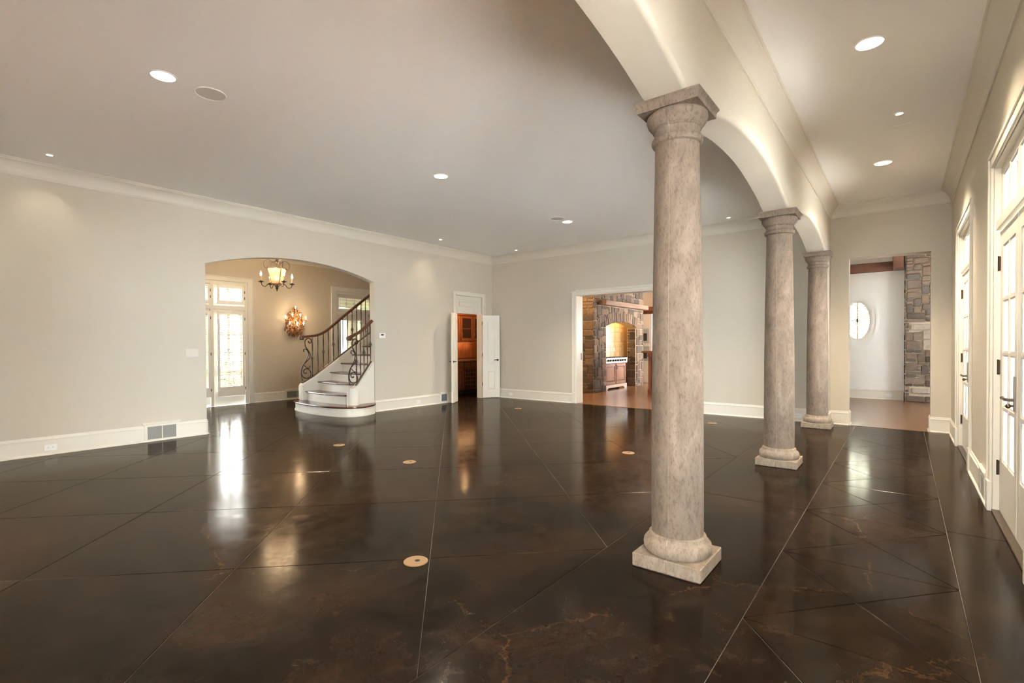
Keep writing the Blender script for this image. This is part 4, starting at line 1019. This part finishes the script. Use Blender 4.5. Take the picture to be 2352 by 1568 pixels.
leaded(tr, 7.57, 9.29, 2.31, 2.60, .07, 6, False)
for x0, x1 in ((7.52, 8.43), (8.43, 9.34)):
    e = sub_empty('leaf', fd)
    MB().box(x0, x0 + .12, .045, .09, 0, 2.17).box(x1 - .12, x1, .045, .09, 0, 2.17).box(x0, x1, .045, .09, 2.0, 2.17).box(x0, x1, .045, .09, 0, .42).build('leaf_frame', trim_m, e, bevel=.004, local=True)
    leaded(e, x0 + .12, x1 - .12, .42, 2.0, .07, 4, True)
MB().tube([(8.36, -.01, 1.02), (8.36, .05, 1.02)], .012, 8).tube([(8.36, -.01, 1.02), (8.22, -.012, 1.03)], .010, 8).box(8.335, 8.385, .036, .046, .90, 1.14).build('lever', bronze_m, fd, local=True)
# ================================================================== PANTRY
pa = thing('pantry_upper_cabinet', (10.0, 9.45, 1.42), 'glossy cherry wood wall cabinet with glass door inside the small double door', 'cabinet')
MB().box(9.0, 10.88, 9.47, 9.94, 1.42, 2.14).build('carcass', cherry_m, pa)
MB().box(9.0, 10.88, 9.42, 9.94, 2.12, 2.24).build('cornice', cherry_m, pa, bevel=.02)
MB().box(9.0, 10.88, 9.43, 9.46, 1.385, 1.425).build('light_rail', cherry_m, pa, bevel=.004)
for x0, x1, gl in ((9.40, 9.72, False), (9.745, 10.22, True), (10.245, 10.72, True)):
    dr = MB().box(x0, x0 + .06, 9.445, 9.468, 1.44, 2.11).box(x1 - .06, x1, 9.445, 9.468, 1.44, 2.11).box(x0, x1, 9.445, 9.468, 2.05, 2.11).box(x0, x1, 9.445, 9.468, 1.44, 1.50).build('door', cherry_m, pa, bevel=.004)
    if gl:
        MB().box(x0 + .06, x1 - .06, 9.4575, 9.4585, 1.50, 2.05).build('niche', mat('dark_interior', srgb(48, 26, 18), .5), dr)
        MB().box(x0 + .06, x1 - .06, 9.452, 9.458, 1.755, 1.775).build('shelf', cherry_m, dr)
    else: MB().box(x0 + .075, x1 - .075, 9.45, 9.468, 1.515, 2.035).build('field_panel', cherry_m, dr, bevel=.008)
    hx = x0 - .004 if gl else x1 - .03
    MB().tube([(hx + .03, 9.44, 1.56), (hx + .03, 9.415, 1.575), (hx + .03, 9.415, 1.645), (hx + .03, 9.44, 1.66)], .006, 6).build('handle', brass_m, dr)
pb = thing('pantry_base_cabinet', (10.0, 9.3, 0), 'dark cherry base cabinet with wine lattice inside the small double door', 'cabinet')
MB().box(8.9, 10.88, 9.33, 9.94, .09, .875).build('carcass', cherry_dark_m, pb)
MB().box(8.9, 10.88, 9.36, 9.94, 0.0, .09).build('toe_kick', dark_m, pb)
for x0, x1 in ((9.10, 9.70), (9.72, 10.32)):
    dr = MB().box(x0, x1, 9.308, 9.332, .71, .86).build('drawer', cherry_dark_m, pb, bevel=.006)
    MB().ball(((x0 + x1)/2, 9.295, .785), .014, 8, 5).build('knob', brass_m, dr)
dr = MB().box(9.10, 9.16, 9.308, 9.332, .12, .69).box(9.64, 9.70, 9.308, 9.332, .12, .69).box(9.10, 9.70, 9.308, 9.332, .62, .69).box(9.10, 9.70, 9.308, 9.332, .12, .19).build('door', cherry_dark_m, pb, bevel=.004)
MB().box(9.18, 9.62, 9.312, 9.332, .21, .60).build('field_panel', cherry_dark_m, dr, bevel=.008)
la = MB().box(9.74, 10.30, 9.322, 9.334, .12, .69).build('wine_rack_back', dark_m, pb)
for k in range(6): MB().box(9.74 + k*.108, 9.755 + k*.108, 9.306, 9.322, .12, .69).build('lattice_bar', cherry_dark_m, la)
for k in range(6): MB().box(9.74, 10.30, 9.304, 9.320, .12 + k*.108, .135 + k*.108).build('lattice_bar', cherry_dark_m, la)
pt = MB().box(8.9, 10.88, 9.28, 9.94, .877, .915).build('pantry_worktop', mat('amber_granite', srgb(150, 104, 66), .2, noise=(30, srgb(96, 60, 36))), bevel=.005)
tag(pt, 'amber stone worktop on the pantry base cabinet', 'worktop')
ps = MB().box(8.9, 10.88, 9.91, 9.948, .916, 1.384).build('pantry_backsplash', cherry_m)
tag(ps, 'cherry panelled backsplash between pantry worktop and wall cabinet', 'backsplash')
for x0 in (9.0, 9.62, 10.24): MB().box(x0 + .05, x0 + .57, 9.895, 9.912, .95, 1.35).build('field_panel', cherry_m, ps, bevel=.008)
pl = thing('pantry_light', (9.3, 8.9, 2.45), 'small round lamp on the pantry ceiling above the cabinets', 'ceiling light')
MB().lathe([(.09, 2.449), (.09, 2.435), (.075, 2.425), (.001, 2.422)], 9.3, 8.9, 20).build('lens', lamp_m, pl, smooth=40)
light('pantry_lamp', 'POINT', (9.35, 8.95, 2.36), 12, (1, .60, .30), pl, shadow_soft_size=.08)
pu = thing('under_cabinet_light', (9.9, 9.75, 1.38), 'thin warm light strip under the pantry wall cabinet', 'light')
MB().box(9.3, 10.6, 9.74, 9.77, 1.403, 1.417).build('strip', mat('warm_strip', (1, .8, .5, 1), .4, emit=(1, .62, .3, 12)), pu)

# ================================================================== STONEWORK
def stone_poly(parent, pts, to3, depth, m=None, name='stone', rr=None):
    """rounded, slightly bulging stone from a 2-D outline"""
    rr = rr or rnd
    cx = sum(p[0] for p in pts)/len(pts); cz = sum(p[1] for p in pts)/len(pts)
    out = []
    for i, p in enumerate(pts):                                  # cut corners
        a = pts[i-1]; b = pts[(i+1) % len(pts)]
        for q in (a, b):
            L = math.hypot(q[0]-p[0], q[1]-p[1]); k = min(.22, .016/L*rr.uniform(.5, 1.4))
            out.append((p[0] + (q[0]-p[0])*k + rr.uniform(-.004, .004), p[1] + (q[1]-p[1])*k + rr.uniform(-.004, .004)))
    sh = lambda f: [(cx + (x-cx)*f, cz + (z-cz)*f) for x, z in out]
    d = depth*rr.uniform(.7, 1.25)
    mb = MB(); mb.loft([[to3(x, z, -.01) for x, z in out], [to3(x, z, d*.75) for x, z in out], [to3(x, z, d) for x, z in sh(.86)]], False)
    return mb.build(name, m or stone_m, parent)
def rubble(parent, w, h, to3, u=.10, depth=.028, ok=None, joint=.009, seed=1, m=None, sizes=None):
    rr = random.Random(seed); nx = max(1, round(w/u)); nz = max(1, round(h/u)); du, dz = w/nx, h/nz
    occ = [[False]*nz for _ in range(nx)]; sizes = sizes or [(4, 2), (3, 2), (5, 2), (2, 2), (3, 3), (4, 3), (3, 1), (5, 1), (2, 3), (4, 1), (2, 1), (3, 2), (4, 2)]
    if ok:
        e = .012
        for i in range(nx):
            for k in range(nz):
                if not all(ok(x, z) for x in (i*du + e, (i+.5)*du, (i+1)*du - e) for z in (k*dz + e, (k+.5)*dz, (k+1)*dz - e)): occ[i][k] = True
    cnt = 0
    for k in range(nz):
        for i in range(nx):
            if occ[i][k]: continue
            sz = rr.sample(sizes, len(sizes)) + [(1, 1)]
            for a, b in sz:
                if i + a <= nx and k + b <= nz and all(not occ[x][z] for x in range(i, i+a) for z in range(k, k+b)): break
            for x in range(i, i+a):
                for z in range(k, k+b): occ[x][z] = True
            x0, x1, z0, z1 = i*du + joint, (i+a)*du - joint, k*dz + joint, (k+b)*dz - joint
            j = lambda: rr.uniform(-.007, .007)
            stone_poly(parent, [(x0 + j(), z0 + j()), (x1 + j(), z0 + j()), (x1 + j(), z1 + j()), (x0 + j(), z1 + j())], to3, depth, m, rr=rr); cnt += 1
    return cnt

# ---- kitchen stone cooking alcove
HY, HX0, HX1 = 6.585, 11.92, 15.15
he = thing('stone_cooking_alcove', (13.5, 6.9, 0), 'rubble stone cooking alcove with arched opening in the kitchen', 'stone alcove')
body = MB().box(HX0, HX1, HY, 7.9, 0, ZC - .002).build('masonry_core', mortar_m, he)
WLs = WL[body.name].copy()
def cut_local(o, cs):                                     # cutters given in world space
    for c in cs: c.v = [tuple(Vector(p) - WLs) for p in c.v]
    loc = o.parent; o.parent = None; cut(o, cs); o.parent = loc
OX0, OX1 = 12.62, 14.60
cut_local(body, [MB().prism([(OX0, -.1), (OX1, -.1)] + list(reversed(arc_pts(OX0, OX1, 1.83, 1.975, 16))), 'xz', HY - .2, 6.95), MB().box(12.25, 14.95, 6.875, 7.03, -.1, 2.25)])
Rv = ((OX1-OX0)**2/4 + .145**2)/(2*.145); zcv = 1.975 - Rv; xcv = (OX0+OX1)/2
VT = .33
def hearth_ok(x, z):
    X = x + HX0
    if z > 3.45: return False
    if 2.42 < z < 2.51 and 12.20 < X < 15.02: return False
    if OX0 - .012 < X < OX1 + .012 and z < 1.83: return False
    if abs(X - xcv) < 1.02 and z >= 1.80 and math.hypot(X - xcv, z - zcv) < Rv + VT*.62: return False
    return True
rubble(he, HX1 - HX0, 3.5, lambda x, z, d: (HX0 + x, HY - d, z), .085, .026, hearth_ok, .0065, 11)
rubble(he, .62, 3.5, lambda y, z, d: (HX0 - d, HY + y, z), .085, .026, None, .0065, 12)           # near side
rubble(he, .27, 1.80, lambda y, z, d: (OX1 - d, HY + .01 + y, z), .085, .018, None, .0065, 13)      # right reveal
nv = 22                                                    # voussoirs of the arch
a1 = math.asin((OX1 - xcv + .05)/Rv)
for k in range(nv):
    t0 = -a1 + 2*a1*k/nv + .0016; t1 = -a1 + 2*a1*(k+1)/nv - .0016; ro = Rv + VT - rnd.uniform(0, .03)
    stone_poly(he, [(xcv + Rv*math.sin(t0), zcv + Rv*math.cos(t0)), (xcv + Rv*math.sin(t1), zcv + Rv*math.cos(t1)), (xcv + ro*math.sin(t1), zcv + ro*math.cos(t1)), (xcv + ro*math.sin(t0), zcv + ro*math.cos(t0))], lambda x, z, d: (x, HY - d, z), .032, name='voussoir')
# tiled back and soffit of the alcove
for i in range(9):
    for k in range(8):
        MB().box(12.26 + i*.2985 + .004, 12.26 + (i+1)*.2985 - .004, 7.015, 7.028, .93 + k*.15 + .004, .93 + (k+1)*.15 - .004).build('wall_tile', tile_m, he, bevel=.003)
hl = light('hood_light', 'AREA', (13.6, 6.94, 2.16), 6, (1, .62, .32), he, shape='RECTANGLE', size=2.0, size_y=.08)
hd = MB().box(12.3, 14.9, 6.885, 7.0, 2.18, 2.21).build('hood_liner', steel_m, he)
mt = MB().box(12.19, 15.04, 6.345, HY + .0, 2.40, 2.53).build('mantel_beam', mantel_m, bevel=.008)
tag(mt, 'long rough timber mantel beam across the kitchen stone alcove', 'mantel')

# ---- range
rg = thing('kitchen_range', (13.35, 6.75, 0), 'stainless range top with black knobs set over wooden cabinet doors', 'range')
MB().box(12.68, 14.02, 6.66, 7.01, .10, .76).build('cabinet', cherry_m, rg)
for x0, x1 in ((12.70, 13.34), (13.37, 14.0)):
    dr = MB().box(x0, x0 + .08, 6.638, 6.66, .16, .75).box(x1 - .08, x1, 6.638, 6.66, .16, .75).box(x0, x1, 6.638, 6.66, .67, .75).box(x0, x1, 6.638, 6.66, .16, .24).build('door', cherry_m, rg, bevel=.004)
    MB().box(x0 + .09, x1 - .09, 6.645, 6.66, .25, .66).build('field_panel', cherry_m, dr, bevel=.008)
    hx = 13.31 if x0 < 13 else 13.40
    MB().tube([(hx, 6.638, .60), (hx, 6.615, .61), (hx, 6.615, .69), (hx, 6.638, .70)], .006, 6).build('handle', bronze_m, dr)
MB().prism([(12.68, 0.0), (12.78, 0.0), (12.86, .06), (13.84, .06), (13.92, 0), (14.06, 0), (14.06, .14), (12.68, .14)], 'xz', 6.63, 6.655).build('arched_plinth', mat('plinth_paint', srgb(226, 214, 200), .35), rg)
MB().box(12.66, 14.03, 6.6, 7.01, .765, .92).build('control_body', steel_m, rg, bevel=.008)
MB().box(12.66, 14.03, 6.585, 6.6, .90, .925).build('bullnose', steel_m, rg, bevel=.005)
for k in range(8):
    x = 12.78 + k*.155
    MB().tube([(x, 6.6, .85), (x, 6.565, .85)], [.030, .024], 12).build('knob', dark_m, rg)
for k in range(4): MB().box(12.72 + k*.32, 12.98 + k*.32, 6.66, 6.98, .925, .945).build('grate', dark_m, rg, bevel=.006)
sb = MB().box(14.06, 14.54, 6.88, 7.008, 0, .875).build('alcove_cabinet', cherry_m, bevel=.004); tag(sb, 'narrow cherry cabinet right of the kitchen range', 'cabinet')
MB().box(14.06, 14.54, 6.86, 7.008, .877, .91).build('counter', MATS['amber_granite'], sb)
MB().box(14.10, 14.50, 6.868, 6.88, .12, .80).build('door', cherry_m, sb, bevel=.006)
op = MB().box(13.95, 14.03, 7.008, 7.015, 1.10, 1.22).build('alcove_outlet', white_m, bevel=.002); tag(op, 'pale outlet plate on the glowing tiled wall of the alcove', 'outlet')

# ---- island and far kitchen
il = thing('kitchen_island', (13.4, 4.8, 0), 'cherry wood kitchen island with bar-height top', 'island')
MB().box(12.62, 14.6, 4.35, 5.15, .08, 1.08).build('body', cherry_m, il)
for x in (12.56, 14.66):
    for y in (4.30, 5.25):
        MB().box(x - .06, x + .06, y - .06, y + .06, 0, .13).box(x - .045, x + .045, y - .045, y + .045, .13, .98).box(x - .065, x + .065, y - .065, y + .065, .98, 1.09).build('leg', cherry_m, il, bevel=.008)
MB().box(12.40, 14.85, 4.15, 5.43, 1.09, 1.14).build('top', MATS['amber_granite'], il, bevel=.01)
ov_ = thing('wall_oven_tower', (16.4, 7.1, 0), 'stainless wall oven column right of the stone alcove', 'oven')
MB().box(16.2, 16.9, 6.72, 7.45, 0, 2.35).build('housing', mat('oven_housing', srgb(214, 206, 196), .4), ov_, bevel=.004)
for z in (.75, 1.35): 
    dr = MB().box(16.17, 16.2, 6.80, 7.38, z, z + .5).build('oven_door', steel_m, ov_, bevel=.004)
    MB().box(16.165, 16.171, 6.88, 7.30, z + .08, z + .34).build('oven_glass', dark_m, dr); MB().tube([(16.14, 6.84, z + .42), (16.14, 7.34, z + .42)], .012, 8).build('oven_handle', steel_m, dr)
fc_ = thing('kitchen_far_cabinet', (17.8, 7.2, 0), 'tall cherry cabinet with open shelves at the far end of the kitchen', 'cabinet')
MB().box(17.6, 18.2, 6.3, 8.4, 0, 2.7).build('carcass', cherry_m, fc_)
for z0, z1, m in ((1.30, 1.62, dark_m), (.10, .92, cherry_dark_m), (1.70, 2.55, cherry_dark_m)):
    for y0 in (6.4, 7.07, 7.74): MB().box(17.58, 17.6, y0, y0 + .6, z0, z1).build('niche' if m == dark_m else 'door', m, fc_, bevel=.004)
MB().box(17.5, 18.2, 6.3, 8.4, .95, 1.0).build('counter', MATS['amber_granite'], fc_)
kb = MB().box(16.3, 16.55, 2.21, 8.59, 3.18, 3.52).build('kitchen_ceiling_beam', beam_m, bevel=.01); tag(kb, 'dark timber beam across the kitchen ceiling', 'beam')
kl = thing('kitchen_downlight', (11.1, 6.9, ZC), 'kitchen ceiling lamp near the stone alcove', 'ceiling light')
MB().lathe([(.09, ZC), (.09, ZC - .008), (.07, ZC - .012), (.001, ZC - .012)], 11.1, 6.9, 20).build('lens', lamp_m, kl)
light('kitchen_lamp', 'SPOT', (11.1, 6.9, ZC - .03), 120, (1, .58, .24), kl, spot_size=R(120), spot_blend=.8, shadow_soft_size=.08)
kp = thing('added_pendant', (13.6, 4.75, 2.2), 'unseen glass pendant added over the kitchen island for fill light', 'pendant lamp')  # added out of sight as the fixture for an extra kitchen light
MB().tube([(13.6, 4.75, 2.5), (13.6, 4.75, ZC - .01)], .006, 6).lathe([(.05, ZC - .015), (.05, ZC - .002)], 13.6, 4.75, 14).build('cord', iron_m, kp)
MB().ring([(.03, 2.5), (.10, 2.42), (.13, 2.28), (.125, 2.28), (.095, 2.415), (.025, 2.49)], 13.6, 4.75, 20).build('shade', seeded_m, kp, smooth=40)
MB().ball((13.6, 4.75, 2.34), .03, 10, 6).build('bulb', bulb_m, kp, smooth=60)
light('kitchen_fill_light', 'POINT', (13.6, 4.75, 2.22), 18, (1, .84, .66), kp, shadow_soft_size=.06)

# ================================================================== FAMILY ROOM
CHF = 14.27
cm = thing('stone_chimney', (14.4, -.6, 0), 'rubble stone chimney breast beyond the hall opening', 'chimney')
MB().box(CHF + .012, 14.485, -1.41, -.03, 0, 3.30).build('masonry_core', mortar_m, cm)
special = [(0.10, .75, 1.60, 1.735), (.30, .52, 1.40, 1.585), (.30, .52, 1.16, 1.385), (.10, .42, .20, .31), (.44, .80, .20, .31)]
def chim_ok(x, z): return not any(a - .01 < x < b + .01 and c - .01 < z < d_ + .01 for a, b, c, d_ in special)
rubble(cm, 1.36, 3.28, lambda y, z, d: (CHF + .012 - d, -.035 - y, z), .068, .030, chim_ok, .0062, 21)
for a, b, c, d_ in special: stone_poly(cm, [(a, c), (b, c), (b, d_), (a, d_)], lambda y, z, d: (CHF + .012 - d, -.035 - y, z), .045, stone_light_m, 'limestone_slab')
rubble(cm, .2, 3.28, lambda y, z, d: (14.48 - y, -.03 + d, z), .068, .02, None, .008, 22)
fb = MB().box(14.33, 14.488, .19, 2.04, 2.985, 3.19).build('wall_timber_beam', beam_m, bevel=.006); tag(fb, 'dark timber beam along the family room wall above the oval window', 'beam')
fb = MB().box(13.9, 14.488, .0, .188, 2.985, 3.34).build('timber_corbel', beam_m, bevel=.006); tag(fb, 'squared timber bracket beside the top of the stone chimney', 'beam')
# oval window with louvres
wo = thing('window_2', (OVX, OVY, OVZ), 'oval white window with louvres beyond the hall opening', kind='structure')
def oring(mb, a0, b0, a1, b1, x0, x1, n=40):
    mb.loft([[(x, OVY + a*math.cos(2*math.pi*i/n), OVZ + b*math.sin(2*math.pi*i/n)) for i in range(n)] for a, b, x in ((a0, b0, x1), (a0, b0, x0), (a1, b1, x0), (a1, b1, x1), (a0, b0, x1))], False, False)
mb = MB(); oring(mb, .285, .485, .395, .605, OVX - .030, OVX + .002); oring(mb, .36, .565, .415, .63, OVX - .045, OVX + .002); mb.build('casing', white_m, wo, smooth=35)
mb = MB(); oring(mb, .235, .435, .305, .505, OVX + .005, OVX + .07); mb.build('sash', white_m, wo, smooth=35)
MB().box(OVX - .002, OVX + .028, OVY - .014, OVY + .014, OVZ - .45, OVZ + .45).build('mullion', trim_m, wo)
MB().box(OVX - .002, OVX + .028, OVY - .25, OVY + .25, OVZ - .012, OVZ + .012).build('cross_rail', trim_m, wo)
MB().box(OVX - .014, OVX - .002, OVY - .02, OVY + .02, OVZ - .03, OVZ + .045).build('latch', mat('latch_grey', srgb(90, 80, 72), .4), wo)
for k in range(19):
    z = OVZ - .43 + k*.86/18; hw = .245*math.sqrt(max(.02, 1 - ((z - OVZ)/.445)**2))
    mb = MB(); t = R(30); c_, s_ = math.cos(t)*.021, math.sin(t)*.021
    mb.prism([(OVX + .02 - c_, z - s_ - .003), (OVX + .02 + c_, z + s_ - .003), (OVX + .02 + c_, z + s_ + .003), (OVX + .02 - c_, z - s_ + .003)], 'xz', OVY - hw, OVY + hw); mb.build('louver', shutter_m, wo)
MB().prism([(OVY + .24*math.cos(2*math.pi*i/32), OVZ + .44*math.sin(2*math.pi*i/32)) for i in range(32)], 'yz', OVX + .055, OVX + .06).build('pane', glass_m, wo)

# ================================================================== GARDEN
leaf_m = mat('hedge_leaf', srgb(84, 98, 58), .7, noise=(8, srgb(126, 136, 92)))
def bush(x, y, r, h, label, seed, n=420, ls=1.0):
    rr = random.Random(seed); t = thing('garden_shrub', (x, y, -.13), label, 'shrub', 'garden shrubs outside the foyer')
    MB().tube([(x, y, -.14), (x, y, h*.5)], .03, 6).build('stem', walnut_m, t)
    mb = MB()
    for k in range(n):
        th = rr.uniform(0, 6.283); u = rr.random()**.5; ph = rr.uniform(0, math.pi)
        c = Vector((x + r*u*math.cos(th)*math.sin(ph), y + r*u*math.sin(th)*math.sin(ph), -.05 + h*.5 + h*.5*math.cos(ph)*u))
        a = Vector((rr.uniform(-1, 1), rr.uniform(-1, 1), rr.uniform(-1, 1))).normalized()*.06*ls; b = Vector((rr.uniform(-1, 1), rr.uniform(-1, 1), rr.uniform(-1, 1))).normalized()*.05*ls
        mb.quad(tuple(c - a), tuple(c + b), tuple(c + a), tuple(c - b))
    mb.build('foliage', leaf_m, t)
bush(4.75, 13.4, .35, .75, 'low green shrub outside the foyer garden door, left', 31)
bush(5.55, 13.9, .5, 1.0, 'larger green shrub outside the foyer garden door', 32)
bush(5.1, 15.5, .6, 1.8, 'tall shrub farther out in the garden behind the foyer door', 33)
bush(15.6, .95, .9, 3.2, 'tall dark shrub outside the oval window', 34, 420, 1.2)
bush(17.8, .6, .9, 3.4, 'second tall shrub outside the oval window', 35, 420, 1.2)
